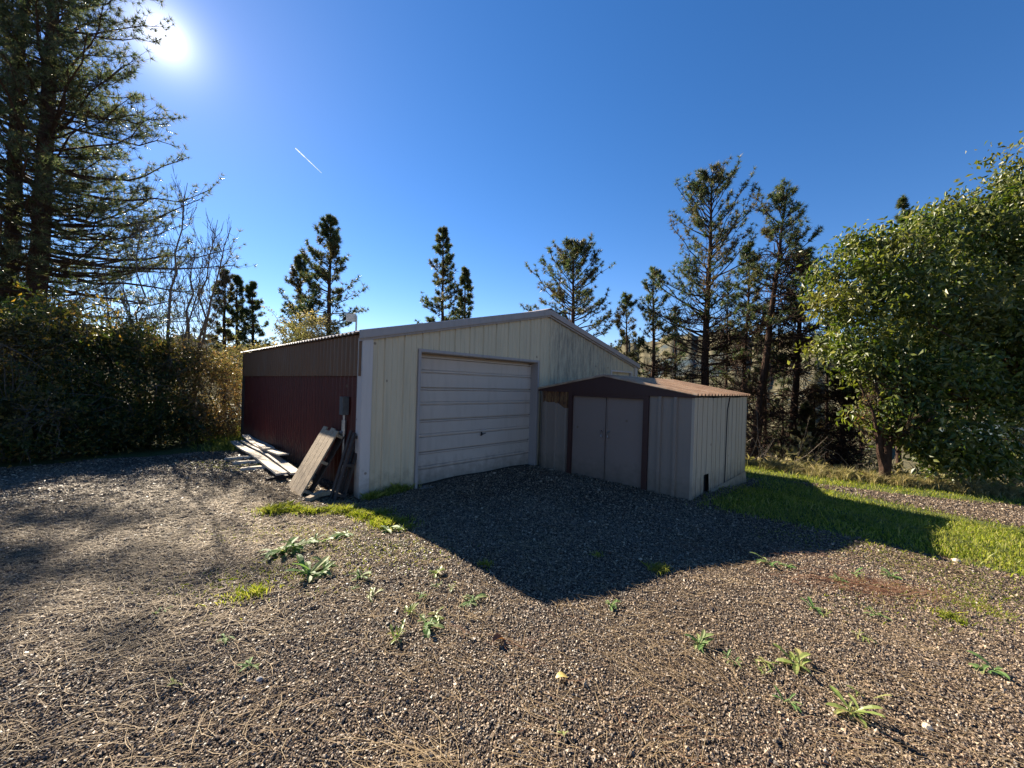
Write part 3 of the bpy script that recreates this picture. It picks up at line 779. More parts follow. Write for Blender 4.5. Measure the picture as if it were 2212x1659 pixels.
ptree(1745, 1742, 880, 13.2, 30, .06, 40, 'very thin short pine left of the short dark one', crown0=.3, nb=36, ntw=6, w=.022, tsz=.14, dead=14, group=DIST)
ptree(1815, 1826, 800, 12.5, 50, .10, 26, 'mostly bare pine trunk standing below the leafy tree', crown0=.75, nb=26, ntw=5, w=.022, tsz=.13, dead=80, group=DIST)
ptree(1950, 1951, 425, 24, 40, .16, 27, 'pine tip poking up above the leafy tree', crown0=.45, nb=70, ntw=8, w=.035, tsz=.24, dead=0, group=DIST)
for (pb, pt, py_, Y, rp, r0_, sd_, lb) in (
    (1455, 1458, 668, 19, 50, .09, 41, 'slender background pine between the sparse thin one and the tallest one'),
    (1568, 1572, 612, 21, 56, .10, 42, 'slender background pine just right of the tallest pine, farther off'),
    (1652, 1660, 650, 18, 50, .09, 43, 'slender background pine half hidden by the leaning trunk'),
    (1785, 1790, 690, 16.5, 50, .09, 44, 'slender background pine whose crown meets the left edge of the leafy tree'),
    (1862, 1866, 770, 17.5, 52, .09, 45, 'slender background pine seen under the leafy tree, left of the brown twiggy one'),
    (1690, 1692, 770, 20, 46, .08, 46, 'short background pine between the leaning and the straight pine'),
    (2060, 2062, 900, 16, 60, .08, 47, 'small pine on the slope under the middle of the leafy tree'),
    (2190, 2192, 905, 17, 62, .08, 48, 'small pine on the slope at the right picture edge')):
    ptree(pb, pt, py_, Y, rp, r0_, sd_, lb, crown0=.3, nb=46, ntw=5, w=.020, tsz=.15, dead=28, group=DIST)
# big near pines at the left edge
BIG = 'two big pines at the left edge'
def bigpine(px, Y, r0, rad, seed, label, H=30, c0=.12, nb=330):
    b = P(px, 660, Y); x, y = b[0], b[1]; z0 = -.4
    return pine((x, y, z0-.2), (x+.5, y+.3, z0+H), r0, rad, seed, label, crown0=c0, nb=nb, ntw=22, tsz=.27, nn=12, w=.022, dead=50, group=BIG, prof=1.0, mat_='needle_near', up=.1, curve=.45)
bigpine(62, 17, .38, 6.9, 31, 'big pine with thick trunk, the right one of the pair at the left edge')
bigpine(8, 18, .34, 6.6, 32, 'big pine with thick trunk, the left one of the pair at the picture edge', c0=.12, nb=300)
# ---- leafy crowns
def leaves(c, sz, asp, rng, droop=.3, outward=None):
    n = len(c)
    d = nrm(rng.normal(size=(n, 3))+np.array([0, 0, -droop*2]))
    if outward is not None: d = nrm(d+outward*.5)
    s = nrm(np.cross(d, rng.normal(size=(n, 3)))); nn = np.cross(d, s)
    L = (sz*rng.uniform(.45, 1.4, n))[:, None]; wd = L*asp
    V = np.stack([c, c+d*L*.42+s*wd*.5+nn*wd*.18, c+d*L-nn*L*.12, c+d*L*.42-s*wd*.5+nn*wd*.18], 1).reshape(-1, 3)
    k = np.arange(n)[:, None]*4
    return V, np.concatenate([k+np.array([[0, 1, 2]]), k+np.array([[0, 2, 3]])])
def ell_points(ells, n, rng, per=22, spread=.16, shell=.62):
    """clustered points in ellipsoids given as (centre, (rx,ry,rz))"""
    vol = np.array([e[1][0]*e[1][2]+e[1][1]*e[1][2] for e in ells]); cnt = np.maximum((vol/vol.sum()*n/per).astype(int), 3)
    out = []; cen = []
    for (c, r_), m in zip(ells, cnt):
        d = nrm(rng.normal(size=(m, 3))); q = rng.uniform(shell**3, 1.06, m)**(1/3)
        q = np.where(rng.random(m) < .14, q*rng.uniform(1.0, 1.12, m), q)
        cc = np.array(c)+d*q[:, None]*np.array(r_)
        cen.append(cc)
        pts = cc[:, None]+np.clip(rng.normal(size=(m, per, 3)), -1.7, 1.7)*(spread*rng.uniform(.5, 1.35, (m, 1, 1)))*np.array([1, 1, .8])
        g_ = np.sin(cc[:, 0]*3.1+cc[:, 2]*2.3)*np.sin(cc[:, 1]*2.7+1)+np.sin(cc[:, 2]*4.3+cc[:, 0]*1.7+2)*.6+np.sin(cc[:, 0]*7.1-cc[:, 1]*5.3)*.35
        pts = pts[g_ > -.55]
        out.append(pts.reshape(-1, 3))
    return np.concatenate(out), np.concatenate(cen)
def E(px, py, Y, rx, rz=None, ry=None):
    c = P(px, py, Y); s = Y/K
    return (c, (rx*s, (ry if ry is not None else rx)*s, (rz if rz is not None else rx)*s))
def limbs(root, targets, r0, rng, n=3, hub=.35):
    """curved limbs from the root to each target, tubes"""
    root = np.array(root, float); T = np.array(targets)
    m = len(T); tau = np.linspace(0, 1, 7)[None, :, None]
    hubp = root+np.array([0, 0, 1.0])*(T[:, 2:3]-root[2])*hub
    q = (1-tau)**2*root+2*(1-tau)*tau*(hubp[:, None]+rng.normal(size=(m, 1, 3))*.15)+tau**2*T[:, None]
    q = q+rng.normal(size=q.shape)*.04*np.sin(tau*3.14)
    return tubes(q, (r0*(1-.9*tau[:, :, 0]))*np.ones((m, 1)), 5)
def leafy(name, root, ells, n, sz, asp, matn, seed, label, cat, group=None, r0=.03, per=22, spread=.16, shell=.62, droop=.3, nl=24, trunk=None, barkm='twig', part='crown', shoots=0):
    rng = np.random.default_rng(seed)
    root = np.array(root, float); root[2] = gnd(root[0], root[1])-.05
    r = empty(name, root, label, cat, group)
    pts, cen = ell_points(ells, n, rng, per, spread, shell)
    keep = pts[:, 2] > terr(pts[:, 0], pts[:, 1])+.02; pts = pts[keep]
    Vc, Fc = leaves(pts, sz*np.ones(len(pts)), asp, rng, droop)
    sel = cen[rng.choice(len(cen), min(nl, len(cen)), replace=False)]
    st = root
    parts = []
    if trunk:
        tp_ = root+np.array(trunk[0]); V, F = tubes(np.stack([root, root*.5+tp_*.5+np.array([.05, 0, 0]), tp_])[None], np.array([[trunk[1], trunk[1]*.85, trunk[1]*.7]]), 10)
        make('trunk', V, F, M[barkm], r, smooth=True); st = tp_
    V, F = limbs(st, sel, r0, rng); Vs = [V]; Fs = [F]; k = len(V)
    # fine twigs to many clump centres
    sub = cen[rng.choice(len(cen), min(len(cen), nl*8), replace=False)]
    a = sel[rng.integers(0, len(sel), len(sub))]; 
    dist = np.linalg.norm(sub[:, None]-sel[None], axis=2); a = sel[np.argmin(dist, 1)]
    T = np.stack([a, (a+sub)/2+rng.normal(size=a.shape)*.05, sub], 1)
    V, F = tubes(T, np.broadcast_to(np.array([[.010, .008, .005]]), (len(T), 3)), 3); Vs.append(V); Fs.append(F+k)
    if shoots:
        kk = sum(map(len, Vs)); st_ = cen[rng.choice(len(cen), shoots)]; st_ = st_[st_[:, 2] > np.median(cen[:, 2])]
        dd = nrm(rng.normal(size=st_.shape)*np.array([.7, .7, .2])+np.array([0, 0, 1.1])); LL = rng.uniform(.5, 1.2, (len(st_), 1)); tq = np.linspace(0, 1, 6)[None, :, None]
        Sh = st_[:, None]+dd[:, None]*LL[:, None]*tq+nrm(dd*np.array([1, 1, 0]))[:, None]*LL[:, None]*.35*tq**2-np.array([0, 0, .22])*LL[:, None]*tq**2
        V, F = tubes(Sh, (.009*(1-.6*tq[:, :, 0]))*np.ones((len(Sh), 1)), 4); Vs.append(V); Fs.append(F+kk)
        lp = np.repeat(Sh[:, 1:].reshape(-1, 3), 7, 0)+rng.normal(size=(len(Sh)*35, 3))*.045
        sh_ = leaves(lp, sz*np.ones(len(lp)), asp, rng, .1)
        Vc = np.concatenate([Vc, sh_[0]]); Fc = np.concatenate([Fc, sh_[1]+len(Vc)-len(sh_[0])])
    make(part, Vc, Fc, M[matn], r)
    make('branches', np.concatenate(Vs), np.concatenate(Fs), M[barkm], r)
    return r
# broadleaf tree at the right
TE = [E(1835, 600, 9.2, 75, 75), E(1900, 580, 9.0, 90, 75), E(1985, 560, 9.2, 95, 90), E(2080, 520, 9.5, 110, 105), E(2190, 500, 9.5, 120, 110), E(2300, 480, 9.5, 140, 140),
      E(1810, 655, 8.8, 55, 40), E(1880, 690, 8.6, 85, 65), E(1990, 690, 8.5, 120, 90), E(2120, 700, 8.6, 140, 120), E(2260, 700, 8.6, 150, 130),
      E(1825, 760, 8.6, 60, 35), E(1900, 785, 8.4, 80, 45), E(2010, 800, 8.3, 110, 70), E(2140, 830, 8.4, 130, 80), E(2270, 790, 8.5, 120, 80),
      E(1955, 905, 8.2, 75, 50), E(2030, 930, 8.0, 90, 65), E(2110, 960, 8.1, 80, 55), E(2190, 840, 8.4, 90, 55), E(1905, 905, 8.3, 45, 40), E(2060, 1000, 8.0, 65, 38), E(1985, 985, 8.0, 50, 35), E(2130, 1000, 8.2, 55, 32), E(1950, 850, 8.2, 70, 55),
      E(2190, 310, 9.0, 40, 20), E(2215, 365, 9.0, 40, 18), E(1775, 645, 8.8, 28, 14), E(2130, 430, 9.3, 55, 35), E(1860, 525, 9.1, 60, 25), E(2000, 480, 9.2, 40, 25),
      E(2200, 620, 10.5, 200, 160), E(2050, 740, 10.5, 160, 120), E(2300, 800, 9.5, 120, 90), E(2420, 640, 9.0, 160, 220)]
tr = P(2330, 900, 9.3)
leafy('leafy_tree', (tr[0], tr[1], 0), TE, 135000, .125, .48, 'leaf', 51, 'large green leafy tree filling the right edge', 'tree', None, r0=.06, per=20, spread=.17, shell=.45, droop=.45, nl=60, trunk=((-.1, 0, 2.0), .22), barkm='barkr')
# low-slung twiggy bare tree under it
def bare(name, root, top_pts, r0, seed, label, cat, group=None, sub=5, m='twig', leafn=0, spread=.5, L=.9):
    rng = np.random.default_rng(seed); root = np.array(root, float)
    r = empty(name, root, label, cat, group)
    Vs = []; Fs = []; k = 0; leafp = []
    def addt(T, rad, n):
        nonlocal k
        V, F = tubes(T, rad, n); Vs.append(V); Fs.append(F+k); k += len(V)
    V, F = None, None
    for j, tp_ in enumerate(top_pts):
        tp_ = np.array(tp_, float); H = np.linalg.norm(tp_-root); tau = np.linspace(0, 1, 12)[:, None]
        st = root*(1-tau)+tp_*tau+np.array([.0, 0, 0])+rng.normal(size=(12, 3))*.02*H*np.sin(tau*3.14)*.5
        st[:, :2] += (np.array([root[0]-tp_[0], root[1]-tp_[1]])*.18)*np.sin(tau*3.14)
        if j == 0:
            V, F = tubes(st[None], (r0*(1-tau[:, 0])**.9+.006)[None], 7); make('trunk', V, F, M[m], r, smooth=True)
        else: addt(st[None], (r0*.8*(1-tau[:, 0])**.9+.006)[None], 6)
        nb = int(9+H*3.0)
        s = rng.uniform(.28, .96, nb); i = s*11; a = i.astype(int); f = (i-a)[:, None]
        o = st[a]*(1-f)+st[np.minimum(a+1, 11)]*f; az = rng.uniform(0, 6.28, nb)
        Lb = L*H*.30*(1.15-s)*rng.uniform(.6, 1.3, nb)
        out = np.stack([np.cos(az), np.sin(az), np.zeros(nb)], 1)
        t6 = np.linspace(0, 1, 7)[None, :, None]
        B = o[:, None]+out[:, None]*(Lb*spread)[:, None, None]*(t6**.8)+np.array([0, 0, 1.0])*Lb[:, None, None]*(.55*t6+.5*t6**2)
        B = B+rng.normal(size=B.shape)*.02*Lb[:, None, None]
        addt(B, (.010*(1-.7*t6[:, :, 0]))*np.ones((nb, 1)), 4)
        n2 = nb*sub; bi = rng.integers(0, nb, n2); t2 = rng.uniform(.25, .95, n2); i2 = (t2*6).astype(int)
        q0 = B[bi, i2]; dd = nrm(B[bi, np.minimum(i2+1, 6)]-q0); L2 = (Lb[bi]*rng.uniform(.15, .45, n2))[:, None]
        dd2 = nrm(dd+rng.normal(size=(n2, 3))*.4)
        q1 = q0+dd2*L2*.5; q2 = q0+dd2*L2+np.array([0, 0, .15])*L2
        addt(np.stack([q0, q1, q2], 1), np.broadcast_to(np.array([[.0065, .005, .0035]]), (n2, 3)), 3)
        leafp += [q2, B[:, -1]]
    make('branches', np.concatenate(Vs), np.concatenate(Fs), M[m], r)
    if leafn:
        lp = np.concatenate(leafp); lp = lp[rng.integers(0, len(lp), leafn)]+rng.normal(size=(leafn, 3))*.05
        V, F = leaves(lp, .06*np.ones(leafn), .5, rng); make('crown', V, F, M['shrub_tan'], r)
    return r
b = gp(1912, 1042); 
bare('bare_tree', b, [P(1890, 790, b[1]), P(1850, 810, b[1]+.3), P(1935, 800, b[1]), P(1960, 850, b[1]-.2), P(1870, 850, b[1]-.3)], .10, 61, 'twiggy brown tree with short dark trunk below the leafy tree', 'tree', sub=10, m='bark', leafn=500, spread=1.3)
# bare saplings left
BS = 'bare saplings behind the left hedge'
for (pxb, tops, Y, sd, lb) in (
    (345, [(405, 395)], 11.0, 62, 'tallest leafless sapling, bending right above the left hedge'),
    (300, [(262, 600), (300, 470)], 11.5, 63, 'leafless sapling nearest the big pines above the left hedge'),
    (410, [(500, 490), (470, 475)], 11.2, 64, 'leafless sapling with fanned twigs, rightmost above the left hedge'),
    (385, [(425, 520), (440, 560)], 11.8, 65, 'thin leafless sapling between the tallest and the rightmost one'),
    (240, [(225, 560)], 11.6, 66, 'thin leafless stem in front of the big pine branches')):
    b = P(pxb, 900, Y); b[2] = gnd(b[0], b[1])
    bare('bare_sapling', b, [P(x, y, Y+.2*i) for i, (x, y) in enumerate(tops)], .05, sd, lb, 'sapling', BS, sub=4, leafn=14, spread=.42, L=1.3)
# hedge at the left
HG = 'shrubs of the left hedge'
def _s(): pass
def shrub(px, Y, ells, n, seed, label, m='shrub', sz=.085, **kw):
    b = P(px, 900, Y); gz = gnd(b[0], b[1])
    if kw.get('group', HG) == HG:
        ells = ells+[((b[0]+o, b[1]+.2*o, gz+.45), (.95, .8, .6)) for o in (-.5, .5)]; n = int(n*1.35)
    leafy('shrub', b, ells, n, sz, .5, m, seed, label, 'shrub', kw.pop('group', HG), r0=.02, shoots=34, shell=kw.pop('shell', .4), **kw)
shrub(20, 7.4, [E(10, 800, 7.6, 110, 120), E(-60, 760, 8.0, 120, 110), E(40, 900, 7.0, 90, 80), E(60, 720, 8.0, 70, 60), E(-40, 930, 7.0, 100, 90)], 13000, 71, 'dark shrub at the picture edge below the big pines')
shrub(130, 8.2, [E(120, 780, 8.4, 95, 110), E(150, 900, 8.0, 90, 75), E(95, 675, 8.6, 50, 45), E(172, 705, 8.8, 50, 60)], 12000, 72, 'dark leafy shrub second from the left in the hedge')
shrub(225, 8.9, [E(215, 815, 9.0, 70, 85), E(235, 890, 8.7, 80, 70), E(222, 745, 9.2, 36, 40), E(268, 775, 9.3, 40, 45)], 11000, 73, 'green leafy shrub in the middle of the hedge, below the thin bare stem')
shrub(320, 9.6, [E(310, 800, 9.8, 70, 95), E(325, 880, 9.4, 70, 60), E(290, 745, 9.9, 38, 42), E(358, 790, 10, 45, 55)], 10000, 74, 'leafy shrub at the foot of the tallest bare sapling')
shrub(405, 10.4, [E(395, 810, 10.4, 60, 75), E(410, 880, 10.2, 60, 55), E(375, 775, 10.5, 32, 40), E(430, 800, 10.8, 38, 45)], 8000, 75, 'brownish shrub at the foot of the rightmost bare sapling', m='shrub_tan')
shrub(480, 11.3, [E(470, 830, 11.3, 55, 75), E(490, 890, 11.0, 50, 45), E(515, 810, 11.8, 40, 50), E(455, 790, 11.6, 40, 35)], 8000, 76, 'tan twiggy shrub touching the back corner of the garage', m='shrub_tan', sz=.07)
shrub(560, 15.5, [E(560, 790, 15.5, 60, 45), E(520, 790, 15.2, 50, 45), E(600, 780, 15.8, 50, 40)], 5000, 77, 'low olive shrub showing just above the garage side wall', m='scrub', sz=.09, group='shrubs behind the garage')
shrub(650, 16.5, [E(650, 730, 16.5, 52, 50), E(690, 715, 16.8, 40, 38), E(620, 745, 16.2, 30, 30), E(665, 790, 16.5, 80, 60)], 9000, 78, 'round yellow-green bush peeking above the garage side wall', m='scrub', sz=.09, group='shrubs behind the garage')
shrub(-180, 7, [E(-180, 800, 7.2, 160, 150), E(-260, 860, 6.5, 150, 130), E(-120, 720, 8.4, 120, 90), E(-330, 850, 6, 120, 130)], 9000, 79, 'unseen shrub added beyond the left picture edge to cast shade', sz=.1)  # out-of-view shrub, added for the shadow it throws on the yard
shrub(80, 10.5, [E(60, 800, 11, 110, 100), E(190, 840, 11, 80, 70), E(0, 750, 11.5, 130, 110)], 10000, 80, 'filler shrub mass added behind the hedge to block light', sz=.1)  # added behind the hedge to stop light coming through
# brush below the terrace on the right (scrub of the slope)
rng = np.random.default_rng(90)
k = 0
SL = [('olive bush on the slope behind the far shed corner', 1655, 13.5), ('olive bush on the slope between the leaning pine and the straight pine', 1672, 18), ('yellowish bush on the slope right of the straight pine', 1728, 17),
      ('dry bush on the slope beside the short dark pine', 1790, 15.5), ('dry yellow bush on the slope left of the twiggy brown tree', 1865, 14.5), ('olive bush on the slope right of the twiggy brown tree', 1965, 14),
      ('pale bush on the slope below the leafy tree, above the track', 2060, 13), ('yellow-green bush on the slope at the right picture edge', 2170, 12.5), ('larger olive bush on the slope behind the yellow-green one', 2130, 17),
      ('grey-green bush lower on the slope seen under the leafy tree', 2015, 19), ('dry bush far down the slope between the bare trunk and the brown tree', 1850, 24), ('dark bush far down the slope right of the shed', 1690, 26), ('dark bush far down the slope under the leafy tree', 2210, 22)]
for i, (lb, px, Y) in enumerate(SL):
    b = P(px, 1000, Y); gz = gnd(b[0], b[1]); w = rng.uniform(.8, 1.3)*(1+Y/30)
    els = [((b[0]+rng.normal()*.5*w, b[1]+rng.normal()*.3, gz+.45*w+rng.uniform(0, .4)*w), (w*.75, w*.7, w*.65)) for _ in range(3)]
    rr_ = leafy('slope_bush', (b[0], b[1], 0), els, 3200, .10, .5, 'scrub', 100+i, lb, 'bush', 'bushes on the slope', r0=.015, shell=.2, nl=14)
def undergrowth():
    rg = np.random.default_rng(404); n = 85000
    x = rg.uniform(2.5, 40, n); y = rg.uniform(6.5, 34, n)
    d1 = (x-6.0)*.36+(y-9.3)*.93; d2 = (x-6.0)*.76+(y-9.3)*.65; D = np.minimum(d1, d2)
    cl = np.sin(x*1.1+1)*np.sin(y*.9)+.7*np.sin(x*2.7-y*1.9)+.5*np.sin(x*.4+y*.5)
    k = (D > .5) & (rg.random(n) < np.clip(.45+.4*cl, .05, 1)); x, y, cl, D = x[k], y[k], cl[k], D[k]
    h = rg.uniform(0, 1, len(x))**1.3*np.clip(.7+.7*cl, .15, 2)*np.clip(D*.35, .25, 1.3)
    V, F = leaves(np.stack([x, y, terr(x, y)+h], 1), .13+.006*y, .45, rg, 0)
    n2 = 4200; i = rg.integers(0, len(x), n2); p = np.stack([x[i], y[i], terr(x[i], y[i])], 1)
    dd = nrm(rg.normal(size=(n2, 3))*np.array([.6, .6, .25])+np.array([0, 0, 1.0])); L_ = rg.uniform(.5, 1.6, (n2, 1))
    T = np.stack([p, p+dd*L_*.5+rg.normal(size=(n2, 3))*.06, p+dd*L_+rg.normal(size=(n2, 3))*.16], 1)
    V2, F2 = tubes(T, np.broadcast_to(np.array([[.013, .010, .006]]), (n2, 3)), 3)
    mi = np.concatenate([np.zeros(len(F), int), np.ones(len(F2), int)])
    F2 = F2+len(V)
    tag(make('undergrowth', np.concatenate([V, V2]), [F, F2], [M['scrub'], M['twig']], mi=mi), 'dry tangled undergrowth on the slope beyond the terrace edge', 'undergrowth', kind='stuff')
undergrowth()
# ---------------------------------------------------------------- grass
def blades(x, y, h, rng, w=.006, lean=.35):
    n = len(x); z = terr(x, y); az = rng.uniform(0, 6.28, n)
    s = np.stack([np.cos(az), np.sin(az), np.zeros(n)], 1)*w; l = rng.normal(size=(n, 3))*lean; l[:, 2] = 0
    b = np.stack([x, y, z-.005], 1); hh = h[:, None]
    mid = b+np.array([0, 0, .55])*hh+l*hh*.35; tip = b+np.array([0, 0, 1.0])*hh*rng.uniform(.7, 1, (n, 1))+l*hh
    V = np.stack([b-s*.5, b+s*.5, mid+s*.45, tip, mid-s*.45], 1).reshape(-1, 3); k = np.arange(n)[:, None]*5
    return V, k+np.array([[0, 1, 2, 3, 4]])
rng = np.random.default_rng(7)
def lawn():
    n = 420000
    x = rng.uniform(1.8, 19, n); y = rng.uniform(2.0, 12.5, n)
    m = lawn_mask(x, y)
    nz = np.sin(x*2.1+1)*np.sin(y*2.7)+np.sin(x*5.3+y*3.1)*.5
    m2 = np.clip(m*(.75+.3*nz), 0, 1)
    d1 = (x-6.0)*.36+(y-9.3)*.93
    inshed = ((x-S0[0])*SB[0]+(y-S0[1])*SB[1] > -.02) & ((x-S0[0])*SB[0]+(y-S0[1])*SB[1] < SD+.02) & ((x-S0[0])*SA[0]+(y-S0[1])*SA[1] < SW)
    dens = np.clip((6.5/np.hypot(x, y))**1.6, .15, 1)
    k = (rng.random(n) < m2*dens) & (d1 < 2.5) & ~inshed
    x, y = x[k], y[k]; h = rng.uniform(.03, .075, len(x))*(1+.5*(d1[k] > -.4))*np.where(rng.random(len(x)) < .04, 2, 1)
    V, F = blades(x, y, h, rng, .011)
    tag(make('lawn_grass', V, F, M['grass']), 'short green grass of the lawn right of the shed', 'grass', kind='stuff')
lawn()
def strip(name, pts, n, h0, h1, label, w=.007, cat='grass', spread=.12, m='grass'):
    c = np.array([gp(*p)[:2] for p in pts]); i = rng.integers(0, len(c)-1, n); f = rng.random(n)[:, None]
    q = c[i]*(1-f)+c[i+1]*f+rng.normal(size=(n, 2))*spread*np.array([1, .55])
    gk = (np.sin(q[:, 0]*9+1)*np.sin(q[:, 1]*11)+np.sin(q[:, 0]*23-q[:, 1]*17)*.6); hs_ = rng.uniform(h0, h1, n)*np.clip(.75+.4*gk, .3, 1.3); kp = rng.random(n) < np.clip(.8+.5*gk, .15, 1)
    V, F = blades(q[kp, 0], q[kp, 1], hs_[kp], rng, w, .5)
    tag(make(name, V, F, M[m]), label, cat, kind='stuff')
strip('grass_strip', [(590, 1106), (640, 1104), (700, 1106), (760, 1108), (800, 1112), (835, 1126), (865, 1142)], 12500, .02, .10, 'bright yellow-green grass growing along the shadow edge by the garage corner', spread=.115)
strip('shaded_grass', [(790, 1080), (840, 1068), (890, 1052)], 1500, .06, .17, 'dark shaded grass along the foot of the cream wall', spread=.05)
strip('far_grass', [(488, 958), (512, 950), (520, 965), (470, 975)], 3800, .08, .25, 'pale green grass at the back corner of the garage', spread=.25, w=.009)
strip('edge_grass', [(420, 925), (470, 935), (510, 930), (450, 960)], 4500, .1, .3, 'rough grass in front of the tan shrubs', spread=.4, w=.01)
strip('terrace_edge_grass', [(1632, 1008), (1700, 1016), (1800, 1030), (1900, 1042), (2000, 1052), (2100, 1062), (2212, 1075)], 14000, .08, .28, 'tall dry grass along the terrace edge under the pines', spread=.22, w=.009, m='scrub')
strip('plank_grass', [(560, 985), (600, 1005), (625, 1022)], 700, .03, .09, 'sparse grass poking out beside the boards', spread=.15)
# ---- individual tufts and weeds
def tuft(px, py, n, rad, h, label, m='grass', group='grass tufts in the gravel'):
    c = gp(px, py); q = rng.normal(size=(n, 2))*rad*.5+c[:2]
    V, F = blades(q[:, 0], q[:, 1], rng.uniform(h*.5, h, n), rng, .006, .5)
    wide = rad > .11
    tag(make('grass_patch' if wide else 'grass_tuft', V, F, M[m], origin=c), label, 'grass tuft', None if wide else group, 'stuff' if wide else None)
tuft(592, 1108, 420, .11, .13, 'dense dark-based grass tuft at the left end of the bright grass strip')
tuft(552, 1284, 130, .07, .08, 'green grass tuft in the left gravel, above the white-leaved weed')
tuft(510, 1290, 110, .12, .06, 'thin yellowish grass tuft left of the green one in the left gravel')
tuft(1050, 1222, 90, .05, .06, 'small yellow grass tuft just below the garage shadow edge')
tuft(1424, 1232, 220, .08, .08, 'green grass tuft touching the lower edge of the big shadow', )
tuft(2052, 1335, 160, .08, .06, 'flat grass tuft with dark shadow in the right gravel')
tuft(2120, 1315, 260, .2, .05, 'wide yellowish grass tuft in the gravel below the lawn')
tuft(1290, 1200, 60, .05, .05, 'faint grass tuft inside the big shadow', )
def weed(px, py, size, n, label, m='weed', flat=.35, wd=.24):
    n = int(n*1.3); size *= .9
    c = gp(px, py); V = []; F = []; k = 0
    rg = np.random.default_rng(int(px*7+py))
    wd *= rg.uniform(.8, 1.5); flat *= rg.uniform(.6, 1.8); n = int(n*rg.uniform(.7, 1.4)); off = rg.normal(size=2)*size*.2
    for i in range(n):
        a = i*2.399+rg.uniform(-.7, .7); L = size*rg.uniform(.3, 1.15); el = flat*rg.uniform(.2, 2.4)
        d = np.array([math.cos(a), math.sin(a), 0]); s = np.array([-d[1], d[0], 0])
        for j, q in enumerate((0, .3, .62, .86, 1)):
            wv = L*wd*(.22, .6, 1.0, .75, .05)[j]*.5
            p = c+np.array([off[0], off[1], 0])*(i % 3-1)+d*L*q+s*L*.12*math.sin(q*2.5+i)+Z*(L*(math.sin(el)*q*1.3-.55*q*q*.8)+.014)
            V += [p-s*wv+Z*wv*.35, p, p+s*wv+Z*wv*.35]
        for j in range(4):
            b_ = k+3*j; F += [(b_, b_+1, b_+4, b_+3), (b_+1, b_+2, b_+5, b_+4)]
        k += 15
    tag(make('weed', np.array(V), F, M[m], origin=c), label, 'weed', 'broad-leaved weeds growing in the gravel')
